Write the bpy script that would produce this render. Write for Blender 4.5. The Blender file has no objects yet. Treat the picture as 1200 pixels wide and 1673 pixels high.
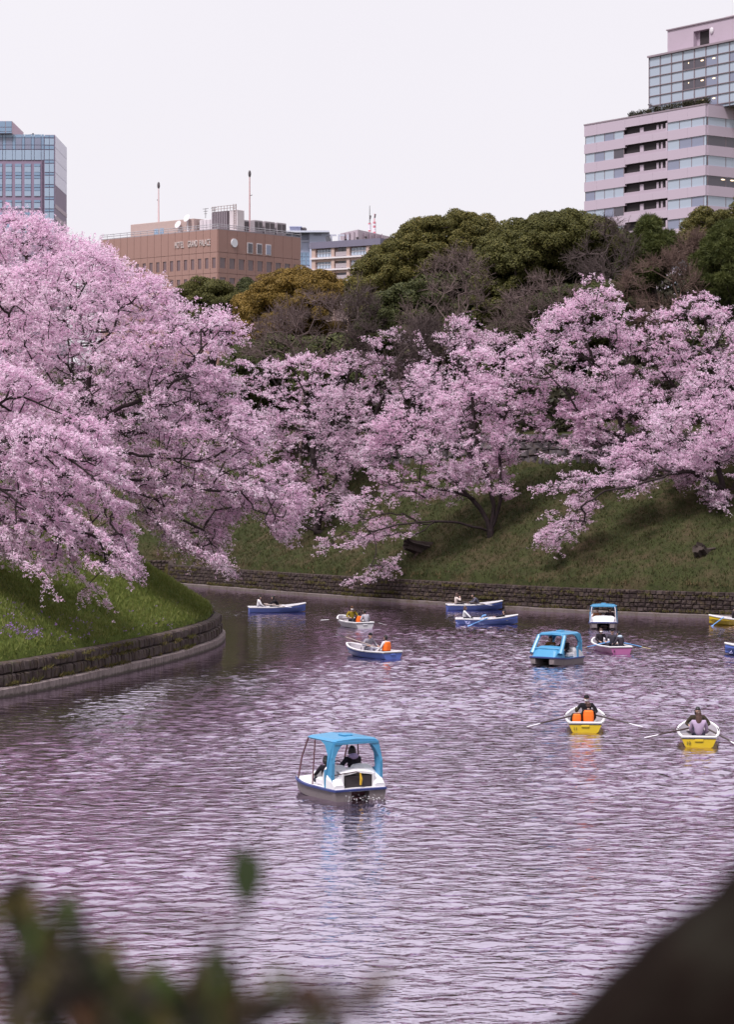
import bpy, bmesh, math, random
import numpy as np
from mathutils import Vector, Matrix, noise as mnoise

R = math.radians
SC = bpy.context.scene
COL = SC.collection

# ------------------------------------------------------------------ camera
EYE = 9.65                       # metres above the water
FPX = 85.0 / 36.0 * 1673.0       # focal length in photo pixels
cam_d = bpy.data.cameras.new('camera')
cam_d.sensor_fit = 'VERTICAL'
cam_d.sensor_height = 36.0
cam_d.sensor_width = 36.0
cam_d.lens = 85.0
cam_d.shift_y = -65.5 / 1673.0
cam_d.clip_start = 0.1
cam_d.clip_end = 6000.0
cam_d.dof.use_dof = True
cam_d.dof.focus_distance = 105.0
cam_d.dof.aperture_fstop = 3.7
cam_o = bpy.data.objects.new('camera', cam_d)
cam_o.location = (0, 0, EYE)
cam_o.rotation_euler = (R(90), 0, 0)
COL.objects.link(cam_o)
SC.camera = cam_o

# ------------------------------------------------------------------ sky: an even overcast layer over a Nishita sky
SUN_EL, SUN_AZ = R(58), R(-150)
world = bpy.data.worlds.new('World')
SC.world = world
world.use_nodes = True
wn = world.node_tree
wn.nodes.clear()
wo = wn.nodes.new('ShaderNodeOutputWorld')
bg = wn.nodes.new('ShaderNodeBackground')
skyt = wn.nodes.new('ShaderNodeTexSky')
skyt.sky_type = 'NISHITA'
skyt.sun_disc = False
skyt.sun_elevation = SUN_EL
skyt.sun_rotation = SUN_AZ
skyt.air_density = 1.0
skyt.dust_density = 4.0
cl = wn.nodes.new('ShaderNodeMix')
cl.data_type = 'RGBA'
cl.inputs['Factor'].default_value = 0.94
cl.inputs['B'].default_value = (9.35, 9.06, 9.60, 1)     # cloud deck
wtc = wn.nodes.new('ShaderNodeTexCoord'); wnz = wn.nodes.new('ShaderNodeTexNoise'); wrp = wn.nodes.new('ShaderNodeValToRGB')
wnz.inputs['Scale'].default_value = 2.2; wnz.inputs['Detail'].default_value = 4
wn.links.new(wtc.outputs['Generated'], wnz.inputs['Vector']); wn.links.new(wnz.outputs['Fac'], wrp.inputs['Fac'])
for e_, (p_, c_) in zip(wrp.color_ramp.elements, ((.35, (9.4, 9.05, 9.65, 1)), (.65, (9.75, 9.42, 9.95, 1)))): e_.position = p_; e_.color = c_
wn.links.new(wrp.outputs['Color'], cl.inputs['B'])          # faint cloud tone
wn.links.new(skyt.outputs[0], cl.inputs['A'])
wn.links.new(cl.outputs['Result'], bg.inputs['Color'])
bg.inputs['Strength'].default_value = 0.0575
wn.links.new(bg.outputs[0], wo.inputs[0])

sun_d = bpy.data.lights.new('sun', 'SUN')
sun_d.energy = 2.5
sun_d.angle = R(14)
sun_d.color = (1.0, 0.965, 0.95)
sun_o = bpy.data.objects.new('sun', sun_d)
sun_o.rotation_euler = (R(90) - SUN_EL, 0, R(-32))
COL.objects.link(sun_o)

vs = SC.view_settings
vs.view_transform = 'Standard'
vs.look = 'None'
vs.exposure = 0.8
vs.gamma = 1.0
SC.cycles.use_denoising = True
SC.cycles.max_bounces = 8
SC.cycles.diffuse_bounces = 3
SC.cycles.glossy_bounces = 3
SC.cycles.transmission_bounces = 4
SC.cycles.transparent_max_bounces = 4
SC.cycles.caustics_reflective = False
SC.cycles.caustics_refractive = False

# ------------------------------------------------------------------ helpers
def V(*a):
    return Vector(a)

def at(px, py, d):
    """The point at depth d that a photo position looks at."""
    return Vector(((px - 600.0) / FPX * d, d, EYE - (py - 771.0) / FPX * d))

def on_water(px, py):
    d = EYE * FPX / (py - 771.0)
    return Vector(((px - 600.0) / FPX * d, d, 0.0))

def tag(o, label=None, cat=None, group=None, kind=None):
    if label: o['label'] = label
    if cat: o['category'] = cat
    if group: o['group'] = group
    if kind: o['kind'] = kind
    return o

def empty(name, loc=(0, 0, 0), rz=0.0, label=None, cat=None, group=None):
    o = bpy.data.objects.new(name, None)
    o.empty_display_size = 0.2
    o.location = loc
    o.rotation_euler = (0, 0, rz)
    COL.objects.link(o)
    return tag(o, label, cat, group)

def link(name, me, parent=None, loc=None, rot=None, scale=None):
    o = bpy.data.objects.new(name, me)
    COL.objects.link(o)
    if parent is not None: o.parent = parent
    if loc is not None: o.location = loc
    if rot is not None: o.rotation_euler = rot
    if scale is not None: o.scale = scale
    return o

class MB:
    """Collects shapes and links them as one mesh."""
    def __init__(s):
        s.v = []; s.f = []; s.m = []
    def add(s, vs, fs, mi=0):
        b = len(s.v)
        s.v += [tuple(p) for p in vs]
        s.f += [tuple(b + i for i in f) for f in fs]
        s.m += [mi] * len(fs)
        return s
    def box(s, c, size, rz=0.0, mi=0, M=None):
        hx, hy, hz = size[0] / 2, size[1] / 2, size[2] / 2
        pts = [V(x, y, z) for x in (-hx, hx) for y in (-hy, hy) for z in (-hz, hz)]
        if M is None: M = Matrix.Rotation(rz, 3, 'Z')
        pts = [M @ p + Vector(c) for p in pts]
        return s.add(pts, [(0, 1, 3, 2), (4, 6, 7, 5), (0, 4, 5, 1), (2, 3, 7, 6), (0, 2, 6, 4), (1, 5, 7, 3)], mi)
    def span(s, x0, x1, y0, y1, z0, z1, mi=0):
        return s.box(((x0 + x1) / 2, (y0 + y1) / 2, (z0 + z1) / 2), (x1 - x0, y1 - y0, z1 - z0), 0, mi)
    def bbox(s, c, size, bev=0.02, rz=0.0, mi=0):
        """a box with chamfered edges"""
        hx, hy, hz = [d / 2 for d in size]
        b = min(bev, hx * .9, hy * .9, hz * .9)
        M = Matrix.Rotation(rz, 3, 'Z')
        rings = []
        for z, k in ((-hz, b), (-hz + b, 0), (hz - b, 0), (hz, b)):
            x, y = hx - k, hy - k
            c2 = b * .6
            rings.append([V(-x + c2, -y, z), V(x - c2, -y, z), V(x, -y + c2, z), V(x, y - c2, z), V(x - c2, y, z), V(-x + c2, y, z), V(-x, y - c2, z), V(-x, -y + c2, z)])
        pts = [M @ p + Vector(c) for r in rings for p in r]
        fs = [tuple(range(7, -1, -1)), tuple(range(24, 32))]
        for k in range(3):
            for i in range(8):
                j = (i + 1) % 8
                fs.append((k * 8 + i, k * 8 + j, (k + 1) * 8 + j, (k + 1) * 8 + i))
        return s.add(pts, fs, mi)
    def tube(s, pts, rad, n=8, mi=0, caps=True, flat=1.0):
        pts = [Vector(p) for p in pts]
        if not hasattr(rad, '__len__'): rad = [rad] * len(pts)
        b = len(s.v); up = None
        for i, p in enumerate(pts):
            t = (pts[min(i + 1, len(pts) - 1)] - pts[max(i - 1, 0)])
            t = t.normalized() if t.length > 1e-9 else V(0, 0, 1)
            if up is None:
                up = t.cross(V(0, 0, 1))
                up = up.normalized() if up.length > 1e-3 else V(1, 0, 0)
            else:
                up = (up - t * up.dot(t)).normalized()
            w = t.cross(up)
            for k in range(n):
                a = 2 * math.pi * k / n
                s.v.append(tuple(p + (up * math.cos(a) + w * math.sin(a) * flat) * rad[i]))
        for i in range(len(pts) - 1):
            for k in range(n):
                j = (k + 1) % n
                s.f.append((b + i * n + k, b + i * n + j, b + (i + 1) * n + j, b + (i + 1) * n + k)); s.m.append(mi)
        if caps:
            s.f.append(tuple(b + k for k in range(n - 1, -1, -1))); s.m.append(mi)
            e = b + (len(pts) - 1) * n
            s.f.append(tuple(e + k for k in range(n))); s.m.append(mi)
        return s
    def ellipsoid(s, c, r, nu=10, nv=7, mi=0, M=None, z0=-1.0, z1=1.0):
        """part of an ellipsoid between the relative heights z0 and z1"""
        b = len(s.v); c = Vector(c)
        a0, a1 = math.asin(z0), math.asin(z1)
        for j in range(nv + 1):
            a = a0 + (a1 - a0) * j / nv
            for i in range(nu):
                t = 2 * math.pi * i / nu
                p = V(r[0] * math.cos(a) * math.cos(t), r[1] * math.cos(a) * math.sin(t), r[2] * math.sin(a))
                if M is not None: p = M @ p
                s.v.append(tuple(c + p))
        for j in range(nv):
            for i in range(nu):
                k = (i + 1) % nu
                s.f.append((b + j * nu + i, b + j * nu + k, b + (j + 1) * nu + k, b + (j + 1) * nu + i)); s.m.append(mi)
        if z0 > -1: s.f.append(tuple(b + i for i in range(nu - 1, -1, -1))); s.m.append(mi)
        if z1 < 1: s.f.append(tuple(b + nv * nu + i for i in range(nu))); s.m.append(mi)
        return s
    def mesh(s, name, mats, smooth=False):
        me = bpy.data.meshes.new(name)
        me.from_pydata(s.v, [], s.f)
        for m in (mats if isinstance(mats, (list, tuple)) else [mats]): me.materials.append(m)
        me.polygons.foreach_set('material_index', s.m)
        if smooth: me.polygons.foreach_set('use_smooth', [True] * len(s.f))
        me.update()
        return me
    def build(s, name, mats, parent=None, smooth=False, loc=None, rz=None):
        o = link(name, s.mesh(name, mats, smooth), parent, loc)
        if rz is not None: o.rotation_euler = (0, 0, rz)
        return o

def np_mesh(name, verts, faces, mats, tint=None, smooth=False):
    """a big mesh from arrays; faces (m, 3) or (m, 4); tint: one number per face"""
    me = bpy.data.meshes.new(name)
    verts = np.ascontiguousarray(verts, dtype=np.float32)
    faces = np.ascontiguousarray(faces, dtype=np.int32)
    k = faces.shape[1]
    me.vertices.add(len(verts)); me.vertices.foreach_set('co', verts.ravel())
    me.loops.add(faces.size); me.loops.foreach_set('vertex_index', faces.ravel())
    me.polygons.add(len(faces))
    me.polygons.foreach_set('loop_start', np.arange(0, faces.size, k, dtype=np.int32))
    me.polygons.foreach_set('loop_total', np.full(len(faces), k, dtype=np.int32))
    if smooth: me.polygons.foreach_set('use_smooth', np.ones(len(faces), dtype=bool))
    me.materials.append(mats)
    if tint is not None:
        a = me.attributes.new('tint', 'FLOAT', 'FACE')
        a.data.foreach_set('value', np.ascontiguousarray(tint, dtype=np.float32))
    me.update(calc_edges=True)
    return me

# ------------------------------------------------------------------ materials
class NT:
    def __init__(s, name):
        s.m = bpy.data.materials.new(name); s.m.use_nodes = True
        s.t = s.m.node_tree; s.t.nodes.clear()
        s.out = s.t.nodes.new('ShaderNodeOutputMaterial')
    def n(s, typ, **kw):
        x = s.t.nodes.new(typ)
        for k, v in kw.items(): setattr(x, k, v)
        return x
    def l(s, a, b): s.t.links.new(a, b)
    def coord(s, scale=1.0, kind='Object'):
        tc = s.n('ShaderNodeTexCoord'); mp = s.n('ShaderNodeMapping')
        mp.inputs['Scale'].default_value = scale if hasattr(scale, '__len__') else (scale,) * 3
        s.l(tc.outputs[kind], mp.inputs['Vector'])
        return mp.outputs[0]
    def world(s, scale=1.0):
        tc = s.n('ShaderNodeNewGeometry'); mp = s.n('ShaderNodeMapping')
        mp.inputs['Scale'].default_value = scale if hasattr(scale, '__len__') else (scale,) * 3
        s.l(tc.outputs['Position'], mp.inputs['Vector'])
        return mp.outputs[0]
    def noise(s, vec, scale, detail=4, rough=.55, dist=0.0):
        x = s.n('ShaderNodeTexNoise')
        x.inputs['Scale'].default_value = scale; x.inputs['Detail'].default_value = detail
        x.inputs['Roughness'].default_value = rough; x.inputs['Distortion'].default_value = dist
        s.l(vec, x.inputs['Vector'])
        return x.outputs['Fac']
    def ramp(s, fac, stops):
        x = s.n('ShaderNodeValToRGB'); e = x.color_ramp.elements
        while len(e) < len(stops): e.new(.5)
        for i, (p, c) in enumerate(stops):
            e[i].position = p; e[i].color = (c[0], c[1], c[2], 1) if hasattr(c, '__len__') else (c, c, c, 1)
        s.l(fac, x.inputs['Fac'])
        return x.outputs['Color']
    def mix(s, fac, a, b, mode='MIX'):
        x = s.n('ShaderNodeMix', data_type='RGBA', blend_type=mode)
        for sock, val in (('Factor', fac), ('A', a), ('B', b)):
            if hasattr(val, 'is_linked') or hasattr(val, 'links'): s.l(val, x.inputs[sock])
            elif hasattr(val, '__len__'): x.inputs[sock].default_value = (val[0], val[1], val[2], 1)
            else: x.inputs[sock].default_value = val
        return x.outputs['Result']
    def math(s, op, a, b=None):
        x = s.n('ShaderNodeMath', operation=op)
        for i, val in enumerate((a, b)):
            if val is None: continue
            if hasattr(val, 'links'): s.l(val, x.inputs[i])
            else: x.inputs[i].default_value = val
        return x.outputs[0]
    def pbr(s, col, rough=.6, spec=.3, metal=0.0, bump=None, bdist=.02, bstr=1.0, ior=None):
        p = s.n('ShaderNodeBsdfPrincipled')
        if hasattr(col, 'links'): s.l(col, p.inputs['Base Color'])
        else: p.inputs['Base Color'].default_value = (col[0], col[1], col[2], 1)
        if hasattr(rough, 'links'): s.l(rough, p.inputs['Roughness'])
        else: p.inputs['Roughness'].default_value = rough
        p.inputs['Specular IOR Level'].default_value = spec
        p.inputs['Metallic'].default_value = metal
        if ior: p.inputs['IOR'].default_value = ior
        if bump is not None:
            b = s.n('ShaderNodeBump'); b.inputs['Distance'].default_value = bdist; b.inputs['Strength'].default_value = bstr
            s.l(bump, b.inputs['Height']); s.l(b.outputs[0], p.inputs['Normal'])
        s.l(p.outputs[0], s.out.inputs[0])
        return s.m

def paint(name, col, rough=.45, var=.12, scale=3.0, spec=.4, metal=0.0, dirt=(.12, .10, .10), dirt_amt=.25):
    """a painted or moulded surface with slight fading and grime"""
    t = NT(name); c = t.coord()
    f = t.noise(c, scale, 5)
    a = t.mix(f, [k * (1 - var) for k in col], [min(1, k * (1 + var)) for k in col])
    g = t.ramp(t.noise(c, scale * 2.7, 6, .65), [(.55, 0), (.85, dirt_amt)])
    a = t.mix(g, a, dirt)
    return t.pbr(a, rough, spec, metal, bump=f, bdist=.004)

def leafy(name, stops, trans=.3, rough=.6, spec=.2, var_scale=.35):
    """small leaf or petal faces: colour by the face's own tint"""
    t = NT(name)
    at_ = t.n('ShaderNodeAttribute', attribute_name='tint')
    nz = t.noise(t.world(), var_scale, 2)
    f = t.math('ADD', t.math('MULTIPLY', at_.outputs['Fac'], .62), t.math('MULTIPLY', nz, .42))
    c = t.ramp(f, stops)
    p = t.n('ShaderNodeBsdfPrincipled'); t.l(c, p.inputs['Base Color'])
    p.inputs['Roughness'].default_value = rough; p.inputs['Specular IOR Level'].default_value = spec
    tr = t.n('ShaderNodeBsdfTranslucent'); t.l(c, tr.inputs['Color'])
    mx = t.n('ShaderNodeMixShader'); mx.inputs[0].default_value = trans
    t.l(p.outputs[0], mx.inputs[1]); t.l(tr.outputs[0], mx.inputs[2]); t.l(mx.outputs[0], t.out.inputs[0])
    return t.m

def bark(name, a, b):
    t = NT(name); c = t.coord((1, 1, .35))
    f = t.noise(c, 9, 6, .65)
    return t.pbr(t.mix(f, a, b), .85, .15, bump=f, bdist=.03)

def stone(name, stops, scale=1.2, moss=.0):
    t = NT(name); c = t.world()
    oi = t.n('ShaderNodeObjectInfo')
    big = t.noise(c, .5, 4, .6)
    f = t.noise(c, 7, 6, .62)
    k = t.math('ADD', t.math('MULTIPLY', f, .5), t.math('MULTIPLY', oi.outputs['Random'], .5))
    a = t.ramp(k, stops)
    a = t.mix(t.ramp(t.noise(c, 2.3, 5, .7), [(.5, 0), (.68, .75)]), a, (.085, .06, .035))
    if moss: a = t.mix(t.ramp(t.noise(c, 3.1, 5, .7), [(.56, 0), (.68, moss)]), a, (.07, .085, .025))
    return t.pbr(a, .85, .2, bump=f, bdist=.03)

def flat(name, col, rough=.6, spec=.3, metal=0.0):
    return paint(name, col, rough, .06, 4.0, spec, metal, dirt_amt=.0)

def glow(name, col, s):
    t = NT(name); e = t.n('ShaderNodeEmission')
    e.inputs[0].default_value = (*col, 1); e.inputs[1].default_value = s
    t.l(e.outputs[0], t.out.inputs[0]); return t.m

# ================================================================== LAND AND WATER
def smooth_line(pts, step=1.0, sharp=()):
    out = []
    n = len(pts)
    for i in range(n - 1):
        p0 = np.array(pts[max(i - 1, 0)]); p1 = np.array(pts[i]); p2 = np.array(pts[i + 1]); p3 = np.array(pts[min(i + 2, n - 1)])
        if i in sharp or i - 1 in sharp: p0 = p1
        if i in sharp or i + 1 in sharp: p3 = p2
        k = max(1, int(np.linalg.norm(p2 - p1) / step))
        for j in range(k):
            t = j / k
            if i in sharp: out.append(p1 + (p2 - p1) * t); continue
            out.append(.5 * (2 * p1 + (p2 - p0) * t + (2 * p0 - 5 * p1 + 4 * p2 - p3) * t * t + (3 * p1 - p0 - 3 * p2 + p3) * t ** 3))
    out.append(np.array(pts[-1]))
    return np.array(out)

NEAR_LINE = smooth_line([(-75, 62), (-45, 74), (-30, 84), (-21, 94), (-15.9, 103.3), (-13.2, 111.5), (-10.6, 121.4), (-9.0, 130), (-8.5, 135.6),
                         (-8.7, 141.7), (-9.9, 148), (-13.0, 154), (-20, 159), (-40, 166), (-75, 176)], 1.5)
FAR_LINE = smooth_line([(-75, 221), (-40, 219), (-22, 217.5), (-17.8, 217), (-16.9, 207), (-8.3, 193.5), (0, 182), (6.6, 174), (12.6, 167),
                        (18.5, 162.3), (24.1, 158.8), (40, 150), (70, 138), (120, 122)], 2.0, sharp=(3,))
NEAR_POLY = np.vstack([[(-300, 20)], NEAR_LINE, [(-300, 230)]])
FAR_POLY = np.vstack([[(-900, 224)], FAR_LINE, [(900, 60), (900, 1600), (-900, 1600)]])

def signed(poly, pts):
    """distance to the polygon's edge, positive inside"""
    x, y = pts[:, 0], pts[:, 1]
    best = np.full(len(pts), 1e9); inside = np.zeros(len(pts), bool)
    a = poly; b = np.roll(poly, -1, axis=0)
    for (ax, ay), (bx, by) in zip(a, b):
        dx, dy = bx - ax, by - ay
        L = dx * dx + dy * dy + 1e-12
        t = np.clip(((x - ax) * dx + (y - ay) * dy) / L, 0, 1)
        best = np.minimum(best, (x - ax - t * dx) ** 2 + (y - ay - t * dy) ** 2)
        if ay != by:
            c = ((ay > y) != (by > y)) & (x < (bx - ax) * (y - ay) / (by - ay) + ax)
            inside ^= c
    d = np.sqrt(best)
    return np.where(inside, d, -d)

def lumps(pts, s, seed):
    """a cheap smooth noise in about -1..1"""
    x, y = pts[:, 0] * s, pts[:, 1] * s
    r = np.random.RandomState(seed); v = np.zeros(len(x))
    for k in range(7):
        a, f, ph = r.rand() * 6.28, .6 + r.rand() * 1.6, r.rand() * 6.28
        v += np.sin((x * math.cos(a) + y * math.sin(a)) * f + ph)
    return v / 3.2

def near_height(pts):
    sd = signed(NEAR_POLY, pts)
    up = 1.47 + .64 * np.minimum(sd, 12.5) + .08 * np.clip(sd - 12.5, 0, 40) + .10 * lumps(pts, .9, 3) * np.clip(sd / 2, 0, 1) + .22 * lumps(pts, .25, 4) * np.clip(sd / 4, 0, 1)
    return np.where(sd < .5, up - 6.5 * (.5 - sd), up), sd

TERR = 13.0       # where the far slope meets the upper wall
def far_height(pts):
    sd = signed(FAR_POLY, pts)
    up = 1.72 + .665 * np.minimum(sd, TERR) + .10 * lumps(pts, .8, 5) * np.clip(sd / 2, 0, 1) * (sd < TERR) + .2 * lumps(pts, .22, 6) * np.clip(sd / 4, 0, 1)
    up = up + np.clip((sd - TERR - .15) / .3, 0, 1) * 2.1 + .28 * np.clip(sd - 14.5, 0, 32)
    return np.where(sd < .55, up - 6.0 * (.55 - sd), up), sd

def ground_z(x, y, far=True):
    h, _ = (far_height if far else near_height)(np.array([[x, y]], float))
    return float(h[0])

def slope_at(px, py, far=True, d0=None, d1=None):
    """where a photo position meets the slope"""
    ds = np.arange(d0 or (150 if far else 95), d1 or (240 if far else 175), .1)
    pts = np.stack([(px - 600) / FPX * ds, ds], 1)
    h, sd = (far_height if far else near_height)(pts)
    ray = EYE - (py - 771) / FPX * ds
    hit = np.nonzero((h > ray) & (sd > 0))[0]
    i = hit[0] if len(hit) else len(ds) - 1
    return Vector((pts[i, 0], pts[i, 1], h[i]))

def grid_land(name, xs, ys, hfun, mat):
    X, Y = np.meshgrid(xs, ys)
    pts = np.stack([X.ravel(), Y.ravel()], 1)
    h, sd = hfun(pts)
    h = np.maximum(h, -1.6)
    vs_ = np.column_stack([pts, h])
    nx, ny = len(xs), len(ys)
    i = np.arange(nx - 1)[None, :] + np.arange(ny - 1)[:, None] * nx
    f = np.stack([i, i + 1, i + nx + 1, i + nx], -1).reshape(-1, 4)
    keep = (sd[f] > -2.5).any(1)
    f = f[keep]
    used = np.unique(f); remap = np.full(len(vs_), -1); remap[used] = np.arange(len(used))
    o = link(name, np_mesh(name, vs_[used], remap[f], mat, smooth=True))
    return tag(o, kind='structure')

def grass_mat(name, greens, straw, straw_at, soil):
    t = NT(name); c = t.world()
    f = t.noise(c, 1.1, 6, .65)
    a = t.ramp(f, greens)
    g = t.ramp(t.noise(t.world((1, 1, 1.6)), .42, 6, .72), straw_at)
    a = t.mix(g, a, straw)
    fine = t.noise(c, 9, 5, .7)
    a = t.mix(t.ramp(fine, [(.35, .65), (.6, 0)]), a, soil)
    return t.pbr(a, .9, .1, bump=t.noise(c, 14, 4, .7), bdist=.10)

M_grass_near = grass_mat('meadow_grass', [(.3, (.070, .100, .020)), (.55, (.118, .148, .034)), (.75, (.165, .185, .052))], (.17, .14, .06), [(.62, 0), (.8, .55)], (.04, .05, .016))
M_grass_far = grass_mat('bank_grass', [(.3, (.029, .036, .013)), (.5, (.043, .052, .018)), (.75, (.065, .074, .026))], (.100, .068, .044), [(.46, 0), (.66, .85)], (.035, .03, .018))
M_soil = NT('soil').pbr((.05, .04, .03), .95, .1)

# water: ripples of several lengths as relief on one sheet
def water_mat():
    t = NT('moat_water')
    def wave(sx, sy, rot, sc, det, dist=.4):
        tc = t.n('ShaderNodeNewGeometry'); mp = t.n('ShaderNodeMapping')
        mp.inputs['Scale'].default_value = (sx, sy, 1); mp.inputs['Rotation'].default_value = (0, 0, rot)
        t.l(tc.outputs['Position'], mp.inputs['Vector'])
        return t.noise(mp.outputs[0], sc, det, .5, dist)
    w1 = wave(.55, 1.0, -.18, 2.4, 2)
    w2 = wave(.60, 1.0, .25, 5.5, 2)
    live = t.ramp(wave(1.0, 1.0, .5, .07, 2, 0), [(.35, .6), (.65, 1.0)])      # calmer and livelier patches
    h = t.math('ADD', t.math('MULTIPLY', w1, WAVE[0]), t.math('MULTIPLY', w2, WAVE[1]))
    h = t.math('MULTIPLY', h, live)
    h = t.math('MULTIPLY', h, t.n('ShaderNodeAttribute', attribute_name='ruffle').outputs['Fac'])
    b = t.n('ShaderNodeBump'); b.inputs['Distance'].default_value = 1.0; t.l(h, b.inputs['Height'])
    g = t.n('ShaderNodeBsdfGlossy'); g.inputs['Color'].default_value = (.94, .84, 1.0, 1); g.inputs['Roughness'].default_value = .05
    d = t.n('ShaderNodeBsdfDiffuse'); d.inputs['Color'].default_value = (.036, .030, .032, 1)
    fr = t.n('ShaderNodeFresnel'); fr.inputs['IOR'].default_value = 1.333
    for x in (g, fr): t.l(b.outputs[0], x.inputs['Normal'])
    mx = t.n('ShaderNodeMixShader'); t.l(t.math('POWER', fr.outputs[0], .14), mx.inputs[0])
    t.l(d.outputs[0], mx.inputs[1]); t.l(g.outputs[0], mx.inputs[2]); t.l(mx.outputs[0], t.out.inputs[0])
    return t.m
WAVE = (.042, .013)
M_water = water_mat()
# the water surface: one sheet, rippled with real relief where it can be seen
def ruffle(X, Y):
    """the breeze: calm under the banks and close in, livelier out in the middle of the bend"""
    P_ = np.stack([X.ravel(), Y.ravel()], 1)
    sf, sn = -signed(FAR_POLY, P_), -signed(NEAR_POLY, P_)
    k = 1.55 + 1.35 * np.clip((P_[:, 1] - 55) / 50, 0, 1)
    k = k * (.24 + .76 * np.clip((sf - 5) / 17, 0, 1)) * (.14 + .86 * np.clip((sn - 3) / 15, 0, 1))
    return k.reshape(X.shape)
def wave_height(X, Y):
    r = np.random.RandomState(12); h = np.zeros_like(X)
    for i in range(60):
        lam = .36 * (1.5 / .36) ** (r.rand() ** 1.2); th = r.normal(math.pi / 2 + .06, .72); k = 2 * math.pi / lam
        h += SLOPE * lam / (2 * math.pi) * np.sin(k * (math.cos(th) * X + math.sin(th) * Y) + r.rand() * 6.28)
    calm = .72 + .42 * lumps(np.stack([X.ravel(), Y.ravel()], 1), .16, 8).reshape(X.shape)
    h = h * np.clip(calm, .45, 1.15) * ruffle(X, Y)
    # wakes: low ridges trailing behind moving boats
    for (ax, ay), (bx, by), A_, w_, n_ in WAKES:
        dx, dy = bx - ax, by - ay; L = math.hypot(dx, dy); dx /= L; dy /= L
        u = (X - ax) * dx + (Y - ay) * dy; v = (X - ax) * -dy + (Y - ay) * dx
        e = np.clip(u / .6, 0, 1) * np.clip((L - u) / (L * .5), 0, 1)
        wid = w_ * (1 + .6 * np.clip(u / L, 0, 1))
        h = h + A_ * e * np.cos(v / wid * math.pi * n_) * np.exp(-(v / wid) ** 2)
    return h
SLOPE = .0135
_w = lambda px, py: tuple(on_water(px, py)[:2])
WAKES = [(_w(1186, 1077), _w(1090, 1077), .07, .9, 1.0), (_w(652, 1077), _w(760, 1074), .05, .8, 1.0), (_w(864, 1062), _w(690, 1052), .06, 1.2, 1.0), (_w(958, 1066), _w(700, 1058), .05, 1.0, 1.0),
         (_w(596, 1308), _w(770, 1372), .022, .55, 1.6), (_w(590, 1303), _w(700, 1350), .02, .35, 2.0), (_w(860, 1050), _w(640, 1045), .05, 1.5, 1.0)]
xs_ = np.concatenate([np.linspace(-420, -30, 14), np.arange(-24, 30.5, .175), np.linspace(36, 420, 14)])
ys_ = np.concatenate([np.linspace(-60, 26, 8), np.arange(31, 120, .125), np.arange(120, 150, .16), np.arange(150, 226, .26), np.linspace(232, 420, 8)])
X_, Y_ = np.meshgrid(xs_, ys_)
fade = np.clip((X_ + 24) / 3, 0, 1) * np.clip((30.3 - X_) / 3, 0, 1) * np.clip((Y_ - 31) / 2, 0, 1) * np.clip((226 - Y_) / 5, 0, 1)
Z_ = wave_height(X_, Y_) * fade
i_ = np.arange(len(xs_) - 1)[None, :] + np.arange(len(ys_) - 1)[:, None] * len(xs_)
f_ = np.stack([i_, i_ + 1, i_ + len(xs_) + 1, i_ + len(xs_)], -1).reshape(-1, 4)
vv_ = np.column_stack([X_.ravel(), Y_.ravel(), Z_.ravel()])
hN, sN = near_height(vv_[:, :2]); hF, sF = far_height(vv_[:, :2])
dry = ((sN > 1.2) | (sF > 1.2)).reshape(X_.shape).ravel()
f_ = f_[~dry[f_].all(1)]
used_ = np.unique(f_); rm_ = np.full(len(vv_), -1); rm_[used_] = np.arange(len(used_))
wm_ = np_mesh('water', vv_[used_], rm_[f_], M_water, smooth=True)
ra_ = wm_.attributes.new('ruffle', 'FLOAT', 'POINT'); ra_.data.foreach_set('value', ruffle(X_, Y_).ravel()[used_].astype(np.float32))
tag(link('water', wm_), kind='structure')
gb = MB(); gb.add([(-4000, -1500, -1.9), (4000, -1500, -1.9), (4000, 5500, -1.9), (-4000, 5500, -1.9)], [(0, 1, 2, 3)])
tag(gb.build('ground', M_soil), kind='structure')

grid_land('near_grass_bank', np.concatenate([np.arange(-120, -46, 3), np.arange(-45, -3, .4)]), np.concatenate([np.arange(50, 84, 2), np.arange(84, 172, .45), np.arange(172, 200, 3)]), near_height, M_grass_near)
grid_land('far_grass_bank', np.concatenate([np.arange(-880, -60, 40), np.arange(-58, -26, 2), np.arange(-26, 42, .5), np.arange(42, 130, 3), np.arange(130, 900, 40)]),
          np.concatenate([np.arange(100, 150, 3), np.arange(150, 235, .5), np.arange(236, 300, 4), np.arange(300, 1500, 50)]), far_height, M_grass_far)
# the bank the photographer stands on, below the frame
nb = MB()
prof = [(-40, 8.3), (-6, 8.1), (2.8, 7.9), (6, 6.6), (12, 3.2), (18, .9), (20, -1.6)]
xs_ = list(range(-80, 81, 8))
nb.add([(x, y + math.sin(x * .2) * .5 * (y > 5), z) for y, z in prof for x in xs_], [(j * 21 + i, j * 21 + i + 1, (j + 1) * 21 + i + 1, (j + 1) * 21 + i) for j in range(6) for i in range(20)])
tag(nb.build('viewing_bank', M_grass_near, smooth=True), kind='structure')

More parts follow.
